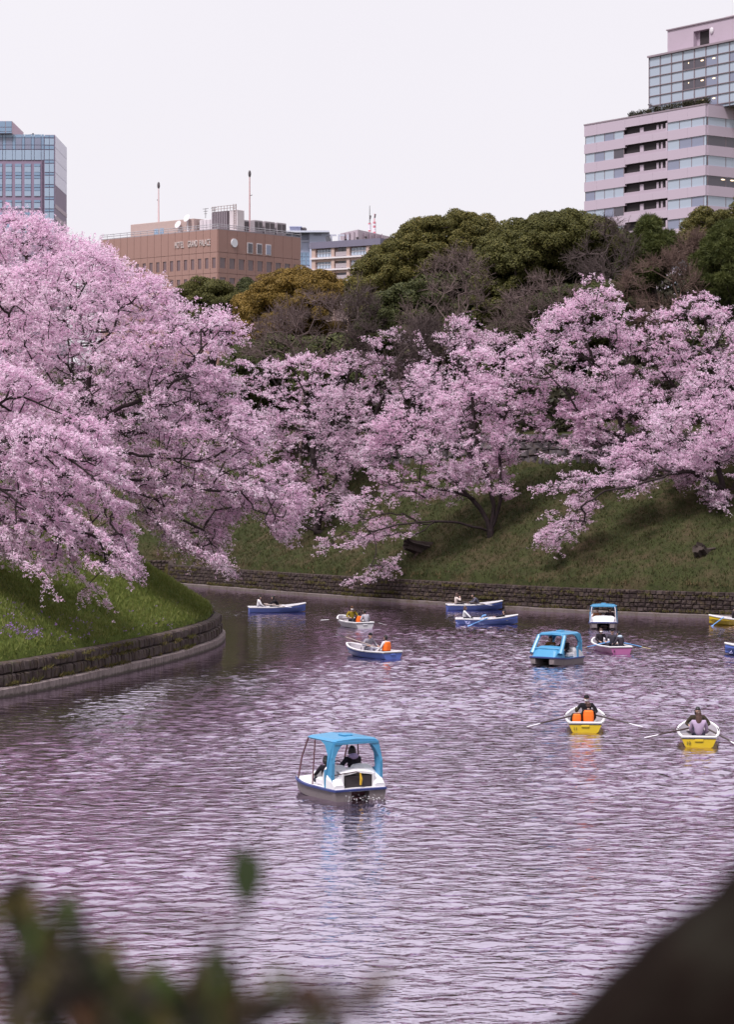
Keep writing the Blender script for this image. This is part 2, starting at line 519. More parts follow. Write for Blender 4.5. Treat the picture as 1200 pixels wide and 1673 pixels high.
# ------------------------------------------------------------------ walls of single stones
rng = random.Random(4)
def stone_mesh(name, mat, seed, rough=.05):
    """a squared block with a pillowed, uneven front (faces -y); about 1 x 1 x 1"""
    r = random.Random(seed)
    j = lambda k=1: r.uniform(-rough, rough) * k
    mb = MB()
    back = [V(-.5, .5, -.5), V(.5, .5, -.5), V(.5, .5, .5), V(-.5, .5, .5)]
    rim = [V(-.485 + j(.4), -.30 + j(), -.48 + j(.4)), V(.485 + j(.4), -.30 + j(), -.48 + j(.4)), V(.485 + j(.4), -.30 + j(), .48 + j(.4)), V(-.485 + j(.4), -.30 + j(), .48 + j(.4))]
    face = [V(-.38 + j(), -.5 + j(2), -.36 + j()), V(.38 + j(), -.5 + j(2), -.36 + j()), V(.38 + j(), -.5 + j(2), .36 + j()), V(-.38 + j(), -.5 + j(2), .36 + j())]
    mid = [V(j(2), -.54 + j(2), j(2))]
    mb.add(back + rim + face + mid, [(0, 1, 5, 4), (1, 2, 6, 5), (2, 3, 7, 6), (3, 0, 4, 7), (4, 5, 9, 8), (5, 6, 10, 9), (6, 7, 11, 10), (7, 4, 8, 11), (8, 9, 12), (9, 10, 12), (10, 11, 12), (11, 8, 12), (3, 2, 1, 0)])
    return mb.mesh(name, mat)

def walk(line):
    seg = np.linalg.norm(np.diff(line, axis=0), axis=1); s = np.concatenate([[0], np.cumsum(seg)])
    def f(u, off=0.0):
        i = int(np.clip(np.searchsorted(s, u) - 1, 0, len(seg) - 1)); t = (u - s[i]) / seg[i]
        d = (line[i + 1] - line[i]) / seg[i]
        p = line[i] + (line[i + 1] - line[i]) * t
        n = np.array([-d[1], d[0]])            # left of the walking direction
        return p + n * off, d
    return f, s[-1]

def strip(line, side, prof, name, mat, parent, wob=0.0, seed=1):
    """a profile (offset, z) swept along the line"""
    f, L = walk(line); r = random.Random(seed)
    us = np.arange(0, L, .8); mb = MB()
    pts = []
    for u in us:
        for o, z in prof:
            p, _ = f(u, side * (o + r.uniform(-wob, wob))); pts.append((p[0], p[1], z + (r.uniform(-wob, wob) if z > 0 else 0)))
    k = len(prof)
    mb.add(pts, [(i * k + j, i * k + j + 1, (i + 1) * k + j + 1, (i + 1) * k + j) for i in range(len(us) - 1) for j in range(k - 1)])
    return mb.build(name, mat, parent)

M_wall = stone('wall_stone', [(.2, (.040, .028, .028)), (.5, (.066, .048, .047)), (.85, (.108, .082, .081))], moss=.5)
M_wall_far = stone('far_wall_stone', [(.2, (.030, .020, .020)), (.5, (.045, .031, .031)), (.85, (.072, .052, .052))], moss=.35)
M_joint = NT('wall_joint').pbr((.026, .019, .018), .95, .1)
M_ledge_far = stone('far_footing', [(.2, (.10, .078, .078)), (.6, (.17, .135, .135)), (.9, (.24, .195, .195))])
def footing_mat():
    t = NT('wall_footing'); c = t.world((1, 1, .25))
    f = t.noise(c, 5, 6, .7); a = t.ramp(f, [(.3, (.15, .115, .115)), (.5, (.27, .215, .215)), (.7, (.37, .30, .30))])
    sx = t.n('ShaderNodeSeparateXYZ'); t.l(t.world(), sx.inputs[0])
    wet = t.math('ADD', sx.outputs['Z'], t.math('MULTIPLY', t.noise(t.world(), 3.5, 4), .22))
    a = t.mix(t.ramp(wet, [(.16, .8), (.26, 0)]), a, (.055, .048, .036))       # tide mark of algae
    return t.pbr(a, .9, .15, bump=t.noise(t.world(), 9, 6, .7), bdist=.05)
M_ledge = footing_mat()

def stone_wall(name, line, side, courses, u0, u1, wid, thick, mats, label, visible, footing, seed, near_pt=(0, 0), batter=0.1, irregular=False):
    """side: +1 when land lies left of the line"""
    root = empty(name, (0, 0, 0), 0, label, 'stone wall')
    f, L = walk(line); u1 = min(u1, L)
    r = random.Random(seed)
    meshes = [stone_mesh('stone', mats[0], seed * 10 + k, .10 if irregular else .05) for k in range(8)]
    top = max(z1 for _, z1 in courses)
    strip(line, side, [(.10, footing[1] if footing else courses[0][0] - .1), (.10 + batter, top - .03), (.95 + batter, top - .03)], 'wall_core', mats[1], root)
    if footing:
        o = strip(line, side, [(-.34, -.6), (-.34, footing[1] - .06), (-.24, footing[1]), (.16, footing[1])], 'footing', mats[2], root, .025, seed)
    items = []
    for ci, (z0, z1) in enumerate(courses):
        u = u0 + r.uniform(0, wid)
        while u < u1:
            w = wid * r.uniform(.7, 1.35)
            z = (z0 + z1) / 2; h = (z1 - z0)
            if irregular:
                z += r.uniform(-.08, .08); h *= r.uniform(.9, 1.15)
            p, d = f(u + w / 2, side * (thick / 2 - .18 + batter * (z - courses[0][0]) / max(.3, top - courses[0][0]) + r.uniform(-.02, .03)))
            ang = math.atan2(d[1], d[0]) + (0 if side > 0 else math.pi)
            items.append((p, z, w - .014, h - .013, ang))
            u += w
    items.sort(key=lambda t: (t[0][0] - near_pt[0]) ** 2 + (t[0][1] - near_pt[1]) ** 2 if visible(t[0]) else 1e9)
    for k, (p, z, w, h, ang) in enumerate(items[:300]):
        link('stone', meshes[k % 8], root, (p[0], p[1], z), (r.uniform(-.04, .04), r.uniform(-.03, .03) * (4 if irregular else 1), ang + r.uniform(-.03, .03)), (w, thick, h))
    if len(items) > 300:
        mb = MB(); base = [[Vector(v.co) for v in m.vertices] for m in meshes]; fcs = [[tuple(pp.vertices) for pp in m.polygons] for m in meshes]
        for k, (p, z, w, h, ang) in enumerate(items[300:]):
            M = Matrix.Rotation(ang, 3, 'Z') @ Matrix.Diagonal((w, thick, h))
            mb.add([M @ q + V(p[0], p[1], z) for q in base[k % 8]], fcs[k % 8])
        tag(mb.build('stones', mats[0], root), kind='stuff')
    return root

stone_wall('stone_wall', NEAR_LINE, 1, [(.42, .95), (.95, 1.47)], 42, 112, .38, .42, (M_wall, M_joint, M_ledge),
           'low curved stone wall with pale footing rimming the grassy point on the near left', lambda p: p[1] < 150, (0, .42), 3, near_pt=(-16, 103))
stone_wall('stone_wall', FAR_LINE, 1, [(.28, .57), (.57, .86), (.86, 1.15), (1.15, 1.44), (1.44, 1.72)], 12, 150, .44, .42, (M_wall_far, M_joint, M_ledge_far),
           'long dark block wall with pale footing along the far bank', lambda p: p[0] < 26 and p[0] > -24, (0, .26), 7, near_pt=(26, 158))

# the dry wall at the head of the far slope
def offset_line(line, off, x0, x1):
    f, L = walk(line); out = []
    for u in np.arange(0, L, 1.0):
        p, _ = f(u, off)
        if x0 < p[0] < x1: out.append(p)
    return np.array(out)
UP_LINE = offset_line(FAR_LINE[FAR_LINE[:, 0] > -16.5], TERR + .05, -9, 34)
zs_up = 1.72 + .665 * TERR - .15
M_dry = stone('dry_stone', [(.2, (.038, .032, .036)), (.5, (.07, .058, .065)), (.85, (.125, .105, .115))], moss=.2)
stone_wall('stone_wall', UP_LINE, 1, [(zs_up, zs_up + .62), (zs_up + .62, zs_up + 1.2), (zs_up + 1.2, zs_up + 1.75), (zs_up + 1.75, zs_up + 2.3)], 0, 200, .78, .6, (M_dry, M_joint, M_joint),
           'rough dry stone wall at the top of the far grass slope under the dark wood', lambda p: True, None, 11, near_pt=(14, 176), irregular=True)

# ------------------------------------------------------------------ grass blades
def tufts(name, pts3, size, blades, mat, seed, label, lean=.35):
    r = np.random.RandomState(seed); n = len(pts3)
    V_, F_, T_ = [], [], []
    for b in range(blades):
        a = r.rand(n) * 6.283; h = size * (.5 + r.rand(n)); w = size * (.10 + .10 * r.rand(n))
        base = pts3 + np.column_stack([r.normal(0, size * .35, n), r.normal(0, size * .35, n), np.full(n, -.03)])
        dx = np.column_stack([np.cos(a) * w, np.sin(a) * w, np.zeros(n)])
        top = base + np.column_stack([r.normal(0, lean, n) * h, r.normal(0, lean, n) * h, h])
        V_.append(np.stack([base - dx, base + dx, top], 1).reshape(-1, 3)); T_.append(np.clip(r.normal(.5, .22, n), 0, 1))
    V_ = np.concatenate(V_)
    F_ = np.arange(len(V_)).reshape(-1, 3)
    o = link(name, np_mesh(name, V_, F_, mat, np.concatenate(T_)))
    return tag(o, label, 'grass', kind='stuff')

def scatter(hfun, n, x0, x1, y0, y1, s0, s1, seed):
    r = np.random.RandomState(seed)
    p = np.column_stack([r.uniform(x0, x1, n), r.uniform(y0, y1, n)])
    h, sd = hfun(p); k = (sd > s0) & (sd < s1)
    return np.column_stack([p[k], h[k]]), sd[k]

M_blade_near = leafy('near_grass_blade', [(.2, (.066, .092, .018)), (.5, (.125, .155, .034)), (.75, (.20, .21, .06)), (.95, (.26, .22, .11))], .3)
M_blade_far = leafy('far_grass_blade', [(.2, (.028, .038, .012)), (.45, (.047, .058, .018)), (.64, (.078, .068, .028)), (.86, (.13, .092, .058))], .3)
p, sd = scatter(near_height, 80000, -24, -7, 96, 160, -.12, 11, 5)
tufts('grass', p, .17, 3, M_blade_near, 6, 'fresh green grass on the near left bank')
p, sd = scatter(near_height, 30000, -24, -7, 96, 160, -.15, .35, 15)
tufts('grass', p, .26, 4, M_blade_near, 16, 'longer grass fringe along the top of the near left wall')
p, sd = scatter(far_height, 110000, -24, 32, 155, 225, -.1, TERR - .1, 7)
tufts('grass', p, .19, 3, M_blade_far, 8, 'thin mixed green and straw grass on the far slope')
p, sd = scatter(far_height, 60000, -24, 32, 155, 225, -.15, .7, 17)
k = lumps(p[:, :2], 1.4, 21) > .1
tufts('grass', p[k], .26, 4, leafy('straw_blade', [(.2, (.05, .06, .018)), (.5, (.12, .095, .045)), (.9, (.21, .15, .085))], .3), 18, 'straw fringe along the top of the far wall')
# weeds rooted in the wall joints, over the footing
def wall_weeds(line, side, off, zs, n, umin, umax, size, seed, label):
    f, L = walk(line); r = random.Random(seed); out = []
    while len(out) < n:
        c = r.uniform(umin, min(umax, L))
        z = r.choice(zs)
        for q in range(r.randint(6, 22)):
            pp, _ = f(min(max(c + r.gauss(0, .35), 0), L), side * (off + r.uniform(-.03, .05))); out.append((pp[0], pp[1], z + r.uniform(-.05, .1)))
    tufts('wall_weeds', np.array(out), size, 3, M_weed, seed, label, .6)
M_weed = leafy('wall_weed', [(.2, (.05, .055, .015)), (.5, (.11, .10, .03)), (.85, (.20, .14, .06))], .3)
wall_weeds(NEAR_LINE, 1, -.24, [.44, .5, .95, 1.3], 1300, 44, 100, .14, 31, 'weeds sprouting from the joints of the near left wall')
wall_weeds(FAR_LINE, 1, -.24, [.32, .36, .7, 1.05, 1.4], 3000, 40, 150, .15, 33, 'dry weeds hanging on the far wall and its footing')
# purple wild flowers on the near bank
r_ = np.random.RandomState(9); pts = []
for cx, cy, n, s in ((25, 1035, 34, 16), (52, 1040, 40, 8), (95, 1030, 26, 30), (15, 1005, 20, 22), (150, 1035, 20, 40), (240, 1020, 12, 50)):
    for k in range(n):
        q = slope_at(cx + r_.normal(0, s), cy + r_.normal(0, s * .45), False)
        pts.append((q.x, q.y, q.z + .14 + r_.rand() * .08))
pts = np.array(pts)
fl_v = []; n = len(pts)
for b in range(5):
    c = pts + r_.normal(0, .045, (n, 3)); a = r_.normal(0, .035, (n, 3)); b2 = r_.normal(0, .035, (n, 3))
    fl_v.append(np.stack([c, c + a, c + b2], 1).reshape(-1, 3))
fl_v = np.concatenate(fl_v)
o = link('wildflowers', np_mesh('wildflowers', fl_v, np.arange(len(fl_v)).reshape(-1, 3), leafy('violet_petal', [(.2, (.25, .10, .42)), (.8, (.48, .28, .65))], .3), np.repeat(r_.rand(len(fl_v) // 3), 1)))
tag(o, 'loose patches of small violet wildflowers in the near left grass', 'wildflowers', kind='stuff')

# ================================================================== TREES
def poly_inside(poly, p):
    x, y = p[:, 0], p[:, 1]; ins = np.zeros(len(p), bool); d2 = np.full(len(p), 1e18)
    a = np.array(poly, float); b = np.roll(a, -1, axis=0)
    for (ax, ay), (bx, by) in zip(a, b):
        dx, dy = bx - ax, by - ay; L = dx * dx + dy * dy + 1e-9
        t = np.clip(((x - ax) * dx + (y - ay) * dy) / L, 0, 1)
        d2 = np.minimum(d2, (x - ax - t * dx) ** 2 + (y - ay - t * dy) ** 2)
        if ay != by: ins ^= ((ay > y) != (by > y)) & (x < dx * (y - ay) / (by - ay) + ax)
    return ins, np.sqrt(d2)

def crown_points(polys, d, T, n, r, clump=.5, freq=.35, front=0.0, layer=1.0):
    """points through a crown's volume: as wide as its outline, thin at the outline and deep in the middle"""
    out = []
    area = []
    for pl in polys:
        a = np.array(pl, float); b = np.roll(a, -1, axis=0)
        area.append(abs((a[:, 0] * b[:, 1] - a[:, 1] * b[:, 0]).sum()) / 2)
    for pl, ar in zip(polys, area):
        m = int(n * ar / sum(area)); a = np.array(pl, float); got = []
        dd = d
        while sum(len(g) for g in got) < m:
            q = np.column_stack([r.uniform(a[:, 0].min(), a[:, 0].max(), m * 3), r.uniform(a[:, 1].min(), a[:, 1].max(), m * 3)])
            ins, e = poly_inside(pl, q); q = q[ins]; e = e[ins] * dd / FPX
            th = T * np.sqrt(np.clip(e / (T * .9), .02, 1))
            u = r.uniform(-1, 1, len(q)) - front
            dep = dd + u * th
            X = np.column_stack([(q[:, 0] - 600) / FPX * dd, dep, EYE - (q[:, 1] - 771) / FPX * dd])
            # keep to clumps, so that gaps open between the sprays
            nz = np.array([mnoise.noise(Vector((x[0] * freq, x[1] * freq, x[2] * freq * layer))) for x in X])
            X = X[nz > (clump - .5) * r.uniform(.6, 1.2, len(X)) - .08 * len(got)]
            got.append(X)
        out.append(np.concatenate(got)[:m])
    return np.concatenate(out)

class Skeleton:
    def __init__(s):
        s.p = []; s.par = []; s.thick = []
    def limb(s, pts, r, step=.5, wob=.10, attach=True):
        pts = [np.array(q, float) for q in pts]
        if len(pts) > 2: L = smooth_line(pts, step)
        else:
            k = max(2, int(np.linalg.norm(pts[1] - pts[0]) / step)); L = np.array([pts[0] + (pts[1] - pts[0]) * i / k for i in range(k + 1)])
        par = -1
        if s.p and attach:
            A = np.array(s.p); par = int(np.argmin(((A - L[0]) ** 2).sum(1)))
        w = np.zeros(3)
        for i, q in enumerate(L):
            if i: w = w * .8 + r.normal(0, wob, 3)
            s.p.append(q + w * min(1, i / 3)); s.par.append(par); par = len(s.p) - 1
    def grow(s, C, r, step=.8, wander=.16, root=None):
        A = np.array(s.p)
        order = np.argsort(((C[:, None, :] - A[None, ::3, :]) ** 2).sum(2).min(1))
        n0 = len(A); cap = n0 + len(C) * 12
        P = np.zeros((cap, 3)); P[:n0] = A; n = n0
        plen = np.zeros(cap)
        for i in range(n0):
            if s.par[i] >= 0: plen[i] = plen[s.par[i]] + np.linalg.norm(A[i] - A[s.par[i]])
        tips = []
        for ci in order:
            c = C[ci]
            dv = P[:n] - c
            dist = np.sqrt((dv ** 2).sum(1))
            cost = dist + .22 * plen[:n] + .35 * np.clip(dv[:, 2], 0, None)
            j = int(np.argmin(cost)); L = dist[j]
            k = max(1, int(round(L / step)))
            if n + k >= cap: break
            a = P[j]; par = j
            sag = r.normal(0, wander, 3) * L
            for q in range(1, k + 1):
                t = q / k
                pos = a + (c - a) * t + sag * math.sin(math.pi * t) + np.array([0, 0, .10 * L * math.sin(math.pi * t)])
                if q < k: pos = pos + r.normal(0, .05, 3)
                P[n] = pos; s.par.append(par); plen[n] = plen[par] + L / k; par = n; n += 1
            tips.append(n - 1)
        s.p = list(P[:n]); s.tips = np.array(tips)
    def radii(s, R0, tip, expo=.5):
        n = len(s.p); leaf = np.zeros(n)
        par = np.array(s.par)
        has = np.zeros(n, bool); has[par[par >= 0]] = True
        leaf[~has] = 1
        for i in range(n - 1, -1, -1):
            if par[i] >= 0: leaf[par[i]] += leaf[i]
        s.leaf = leaf
        s.r = tip + (R0 - tip) * np.power(leaf / leaf.max(), expo)
        return s.r

def sticks(A, B, ra, rb, n):
    """one tapering n-sided stick per row"""
    t = B - A; L = np.linalg.norm(t, axis=1, keepdims=True) + 1e-9; t = t / L
    ref = np.where(np.abs(t[:, 2:3]) > .9, np.array([[1., 0, 0]]), np.array([[0., 0, 1.]]))
    u = np.cross(t, ref); u /= np.linalg.norm(u, axis=1, keepdims=True) + 1e-9; w = np.cross(t, u)
    ang = np.arange(n) * 2 * math.pi / n
    ca, sa = np.cos(ang)[None, :, None], np.sin(ang)[None, :, None]
    ring = u[:, None, :] * ca + w[:, None, :] * sa
    va = A[:, None, :] + ring * np.asarray(ra)[:, None, None]; vb = B[:, None, :] + ring * np.asarray(rb)[:, None, None]
    vs_ = np.concatenate([va, vb], 1).reshape(-1, 3)
    base = (np.arange(len(A)) * 2 * n)[:, None]; k = np.arange(n); k2 = (k + 1) % n
    f = np.stack([base + k, base + k2, base + n + k2, base + n + k], -1).reshape(-1, 4)
    return vs_, f

def wood_objects(sk, root, mat, thin_at, extra=None, thin_mat=None, trunk_name='trunk'):
    P = np.array(sk.p); par = np.array(sk.par); r = sk.r
    i = np.nonzero(par >= 0)[0]; A, B = P[par[i]], P[i]
    ra = np.minimum(r[par[i]], r[i] * 1.35); rb = r[i]
    thick = ra > thin_at
    org = np.array(root.location)
    a, b = A[thick] - org, B[thick] - org
    ext = (b - a) * .06
    vs_, f = sticks(a - ext, b + ext, ra[thick], rb[thick], 7)
    link(trunk_name, np_mesh(trunk_name, vs_, f, mat, smooth=True), root)
    a, b = A[~thick] - org, B[~thick] - org
    vs_, f = sticks(a, b, ra[~thick], rb[~thick], 3)
    if extra is not None:
        v2, f2 = extra; f = np.concatenate([f, f2 + len(vs_)]); vs_ = np.concatenate([vs_, v2 - org])
    tag(link('branches', np_mesh('branches', vs_, f, thin_mat or mat), root), kind='stuff')

def unit(a): return a / (np.linalg.norm(a, axis=1, keepdims=True) + 1e-9)

def petals(C, size, k, r, flat_=.0):
    """k small triangles round every clump centre"""
    n = len(C); c = np.repeat(C, k, 0)
    c = c + r.normal(0, size * .55, (n * k, 3)) * np.array([1, 1, 1 - flat_])
    s = size * r.uniform(.6, 1.25, (n * k, 1))
    a = unit(r.normal(0, 1, (n * k, 3)) * np.array([1, 1, .8])) * s
    b = unit(r.normal(0, 1, (n * k, 3)) * np.array([1, 1, .8])) * s
    vs_ = np.stack([c - a * .5, c + a * .5 + b * .1, c + b * .9], 1).reshape(-1, 3)
    tint = np.repeat(np.clip(r.normal(.5, .2, n), 0, 1), k) + r.normal(0, .08, n * k)
    return vs_, np.arange(len(vs_)).reshape(-1, 3), np.clip(tint, 0, 1)

M_bark_cherry = bark('cherry_bark', (.018, .012, .013), (.050, .036, .038))
M_bark_old = bark('old_bark', (.03, .022, .02), (.085, .065, .06))
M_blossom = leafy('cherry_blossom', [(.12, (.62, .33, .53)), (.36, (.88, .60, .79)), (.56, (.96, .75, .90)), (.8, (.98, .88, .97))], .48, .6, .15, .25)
M_blossom_far = leafy('cherry_blossom_far', [(.12, (.60, .31, .50)), (.37, (.87, .58, .77)), (.57, (.96, .75, .90)), (.8, (.98, .89, .97))], .48, .6, .15, .25)  # petal pinks of most far slope trees

def cherry(label, base, limbs, polys, d, T, n, seed, twigs=7, tlen=.9, space=.10, csize=.075, k=6, droop=-.25, flow=(0, 0, 0), R0=.29, clump=.5, freq=.35, flat_=.25, mat=None, outer=.6, vert=.55, layer=1.0):
    r = np.random.RandomState(seed)
    root = empty('cherry_tree', base, 0, label, 'cherry tree', 'blossoming cherry trees along the moat')
    sk = Skeleton()
    for i, L in enumerate(limbs): sk.limb(L, r, wob=.07)
    C = crown_points(polys, d, T, n, r, clump, freq, 0.0, layer)
    sk.grow(C, r)
    sk.radii(R0, .012, .55)
    P = np.array(sk.p); par = np.array(sk.par)
    # sprays: every tip and the thin wood near it carry blossoming twigs
    tips = np.nonzero((sk.leaf <= 3))[0]
    tips = tips[par[tips] >= 0]
    tdir = unit(P[tips] - P[par[tips]])
    gdir = unit(P[tips] - np.array(base) - np.array([0, 0, 2.0]))
    per = twigs
    O = np.repeat(P[tips], per, 0)
    Dv = np.repeat(tdir * .55 + gdir * outer, per, 0) + r.normal(0, .55, (len(O), 3)) * np.array([1, 1, vert]) + np.array([0, 0, droop]) + np.array(flow)
    Dv = unit(Dv); Ln = tlen * r.uniform(.45, 1.25, len(O))
    keep = r.rand(len(O)) < .62
    O, Dv, Ln = O[keep], Dv[keep], Ln[keep]
    M1 = O + Dv * (Ln * .5)[:, None] + np.array([0, 0, .06]); E = O + Dv * Ln[:, None] + np.array([0, 0, 1.]) * (droop * .35 * Ln ** 2)[:, None]
    v1, f1 = sticks(np.concatenate([O, M1]), np.concatenate([M1, E]), np.full(len(O) * 2, .008), np.full(len(O) * 2, .005), 3)
    wood_objects(sk, root, M_bark_cherry, .035, (v1, f1))
    m = np.maximum(2, (Ln / space).astype(int)); idx = np.repeat(np.arange(len(O)), m)
    t = r.uniform(.08, 1.05, len(idx))[:, None]
    c = np.where(t < .5, O[idx] + (M1[idx] - O[idx]) * t * 2, M1[idx] + (E[idx] - M1[idx]) * (t * 2 - 1))
    c = c + r.normal(0, csize * .7, c.shape)
    vs_, f, tint = petals(c, csize, k, r, flat_)
    o = link('blossom', np_mesh('blossom', vs_ - np.array(base), f, mat or M_blossom, tint), root)
    tag(o, kind='stuff')
    return root

def G(px, py, far=True, **kw): return slope_at(px, py, far, **kw)
def A3(*pts): return [tuple(at(*q)) for q in pts]

# --- the great cherry of the near point
b = G(95, 845, False); db = 131
bb = V(at(95, 830, db).x, db, ground_z(at(95, 830, db).x, db, False) - .2)
t0 = (bb.x, bb.y, bb.z)
cherry('huge cherry tree on the near left point, longest sprays reaching over the water bend', t0,
       [[t0] + A3((105, 790, db), (125, 730, db), (140, 670, db), (150, 600, db), (160, 520, db)),
        A3((125, 735, db), (170, 690, db - 1.5), (240, 650, db - 2.5), (300, 610, db - 3), (340, 560, db - 3)),
        A3((115, 760, db), (180, 735, db - 2), (230, 745, db - 3), (290, 760, db - 3.5), (350, 775, db - 4), (430, 800, db - 4)),
        A3((180, 735, db - 2), (160, 800, db - 3), (195, 825, db - 4), (250, 850, db - 4), (300, 885, db - 4), (345, 905, db - 4)),
        A3((130, 720, db), (200, 700, db + 2), (280, 705, db + 3), (360, 715, db + 3)),
        A3((120, 745, db), (60, 690, db + 1), (20, 620, db + 1), (10, 520, db + 1)),
        A3((140, 670, db), (200, 600, db + 2), (240, 540, db + 2), (250, 490, db + 2))],
       [[(-40, 450), (60, 430), (150, 410), (205, 441), (255, 466), (300, 500), (345, 510), (378, 528), (392, 550), (402, 582), (375, 602), (352, 600), (372, 640), (400, 680), (440, 715), (470, 760), (490, 822), (476, 852), (452, 880), (430, 850), (395, 830),
         (350, 850), (374, 932), (350, 925), (320, 900), (270, 888), (225, 850), (190, 800), (60, 830), (-40, 800)]],
       db, 5.5, 2000, 21, twigs=9, tlen=1.0, space=.110, csize=.088, k=5, droop=-.34, flow=(.42, -.1, -.12), R0=.42, clump=.25, vert=.4, layer=1.5)
# --- behind it, at the frame's left
db = 149; x = at(20, 700, db).x; t0 = (x, db, ground_z(x, db, False) - .2)
cherry('tall cherry tree behind the huge one, its rounded top just under the blue glass tower', t0,
       [[t0] + A3((20, 640, db), (25, 560, db), (40, 470, db), (45, 400, db)), A3((20, 620, db), (90, 540, db - 2), (140, 450, db - 2)), A3((22, 600, db), (-30, 500, db), (-40, 420, db))],
       [[(-70, 364), (0, 358), (50, 364), (85, 380), (105, 400), (150, 404), (200, 440), (190, 520), (100, 560), (-70, 560)]],
       db, 5, 820, 22, twigs=9, tlen=1.0, space=.09, csize=.09, k=5, droop=-.15, flow=(.25, 0, 0), clump=.1)
# --- nearest, rooted out of frame
db = 113; x = -19.6; t0 = (x, db + 2, ground_z(x, db + 2, False) - .2)
cherry('nearest cherry tree whose drooping boughs sweep in at the left over the grass', t0,
       [[t0] + A3((-70, 800, db + 1), (-50, 740, db), (-40, 680, db)),
        A3((-60, 780, db), (0, 800, db - 2), (60, 850, db - 3), (120, 900, db - 3), (165, 935, db - 3)),
        A3((-60, 790, db), (-20, 840, db - 3), (30, 905, db - 4), (75, 950, db - 4)),
        A3((-50, 740, db), (20, 720, db - 1), (100, 745, db - 2), (160, 790, db - 2)),
        A3((-45, 720, db), (10, 650, db), (60, 660, db), (120, 690, db)),
        A3((0, 800, db - 2), (70, 810, db - 3), (140, 850, db - 3), (200, 905, db - 3))],
       [[(-90, 590), (0, 598), (80, 640), (150, 690), (205, 735), (222, 775), (195, 830), (205, 880), (222, 945), (180, 930), (140, 895), (100, 890), (135, 935), (178, 985), (140, 972), (112, 958), (90, 988), (62, 960), (30, 915), (-20, 885), (-90, 860)]],
       db, 4.2, 760, 23, twigs=9, tlen=.85, space=.075, csize=.075, k=6, droop=-.38, flow=(.42, -.1, -.2), R0=.3, clump=.3, vert=.4, layer=1.5)

# --- the far slope
q = G(527, 868); d = q.y
cherry('cherry tree with a low leaning trunk at the left of the far slope', tuple(q - V(0, 0, .2)),
       [[tuple(q - V(0, 0, .2))] + A3((500, 860, d), (470, 840, d - 1), (440, 800, d - 1.5), (425, 740, d - 1.5), (415, 670, d - 1)),
        A3((520, 862, d), (528, 800, d), (514, 740, d), (512, 690, d), (500, 640, d), (480, 600, d)),
        A3((514, 740, d), (560, 690, d + 1), (590, 640, d + 1)),
        A3((512, 700, d), (470, 660, d), (440, 620, d))],
       [[(382, 660), (400, 610), (425, 590), (470, 578), (520, 575), (560, 598), (585, 640), (600, 700), (590, 760), (560, 790), (520, 800), (470, 790), (450, 730), (420, 690)], [(430, 800), (480, 780), (560, 800), (590, 830), (520, 850), (460, 845)]],
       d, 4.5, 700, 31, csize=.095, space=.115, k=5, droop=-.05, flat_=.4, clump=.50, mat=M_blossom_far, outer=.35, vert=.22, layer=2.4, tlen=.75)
q = G(566, 800); d = q.y + .5
cherry('cherry tree with a dark forked trunk higher on the far slope between two others', tuple(q - V(0, 0, .2)),
       [[tuple(q - V(0, 0, .2))] + A3((555, 770, d), (545, 720, d), (555, 660, d), (580, 600, d)),
        A3((548, 740, d), (600, 690, d), (640, 620, d), (660, 570, d)), A3((560, 780, d), (610, 740, d - 1), (660, 700, d - 1))],
       [[(545, 590), (600, 560), (625, 545), (655, 542), (680, 575), (720, 590), (720, 680), (660, 745), (600, 770), (540, 760), (520, 690)]],
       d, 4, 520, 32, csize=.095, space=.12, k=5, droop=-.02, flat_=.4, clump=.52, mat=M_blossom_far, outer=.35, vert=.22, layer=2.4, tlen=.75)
q = G(803, 875); d = q.y
cherry('spreading cherry tree with several dark stems and one long low bough, mid far slope', tuple(q - V(0, 0, .25)),
       [[tuple(q - V(0, 0, .25))] + A3((798, 850, d), (775, 815, d), (740, 780, d), (700, 730, d), (670, 680, d), (660, 640, d)),
        A3((803, 860, d), (805, 810, d), (790, 760, d), (775, 700, d), (770, 640, d), (760, 600, d)),
        A3((806, 860, d), (818, 820, d), (822, 770, d), (828, 700, d), (840, 640, d), (845, 600, d)),
        A3((800, 868, d), (785, 862, d - .5), (750, 853, d - 1), (710, 852, d - 1.5), (660, 858, d - 2), (610, 868, d - 2.5), (560, 890, d - 3)),
        A3((710, 852, d - 1.5), (690, 868, d - 1.7), (670, 878, d - 2)),
        A3((775, 815, d), (700, 790, d - 1.5), (640, 790, d - 2), (580, 820, d - 2.5)),
        A3((610, 868, d - 2.5), (615, 905, d - 3), (600, 935, d - 3.5)),
        A3((828, 700, d), (870, 690, d), (895, 715, d))],
       [[(595, 745), (620, 690), (650, 640), (690, 598), (740, 578), (790, 572), (850, 572), (880, 600), (892, 640), (885, 680), (905, 715), (880, 742), (845, 745), (828, 762), (835, 805), (815, 815), (780, 795), (740, 815), (690, 825), (650, 800), (610, 780)],
        [(680, 835), (700, 785), (760, 755), (840, 740), (835, 808), (805, 832), (745, 825)], [(600, 700), (680, 640), (760, 620), (860, 620), (880, 690), (800, 740), (700, 760), (620, 750)],
        [(512, 905), (560, 855), (620, 838), (690, 838), (735, 850), (690, 868), (640, 880), (590, 890), (545, 900)],
        [(530, 832), (570, 812), (640, 785), (690, 795), (650, 822), (570, 850)],
        [(570, 952), (600, 928), (640, 900), (655, 935), (620, 945)]],
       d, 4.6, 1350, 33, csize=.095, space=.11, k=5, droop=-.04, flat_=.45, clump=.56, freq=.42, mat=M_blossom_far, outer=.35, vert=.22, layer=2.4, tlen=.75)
q = V(at(770, 690, 192).x, 192, ground_z(at(770, 690, 192).x, 192) - .2); d = 191
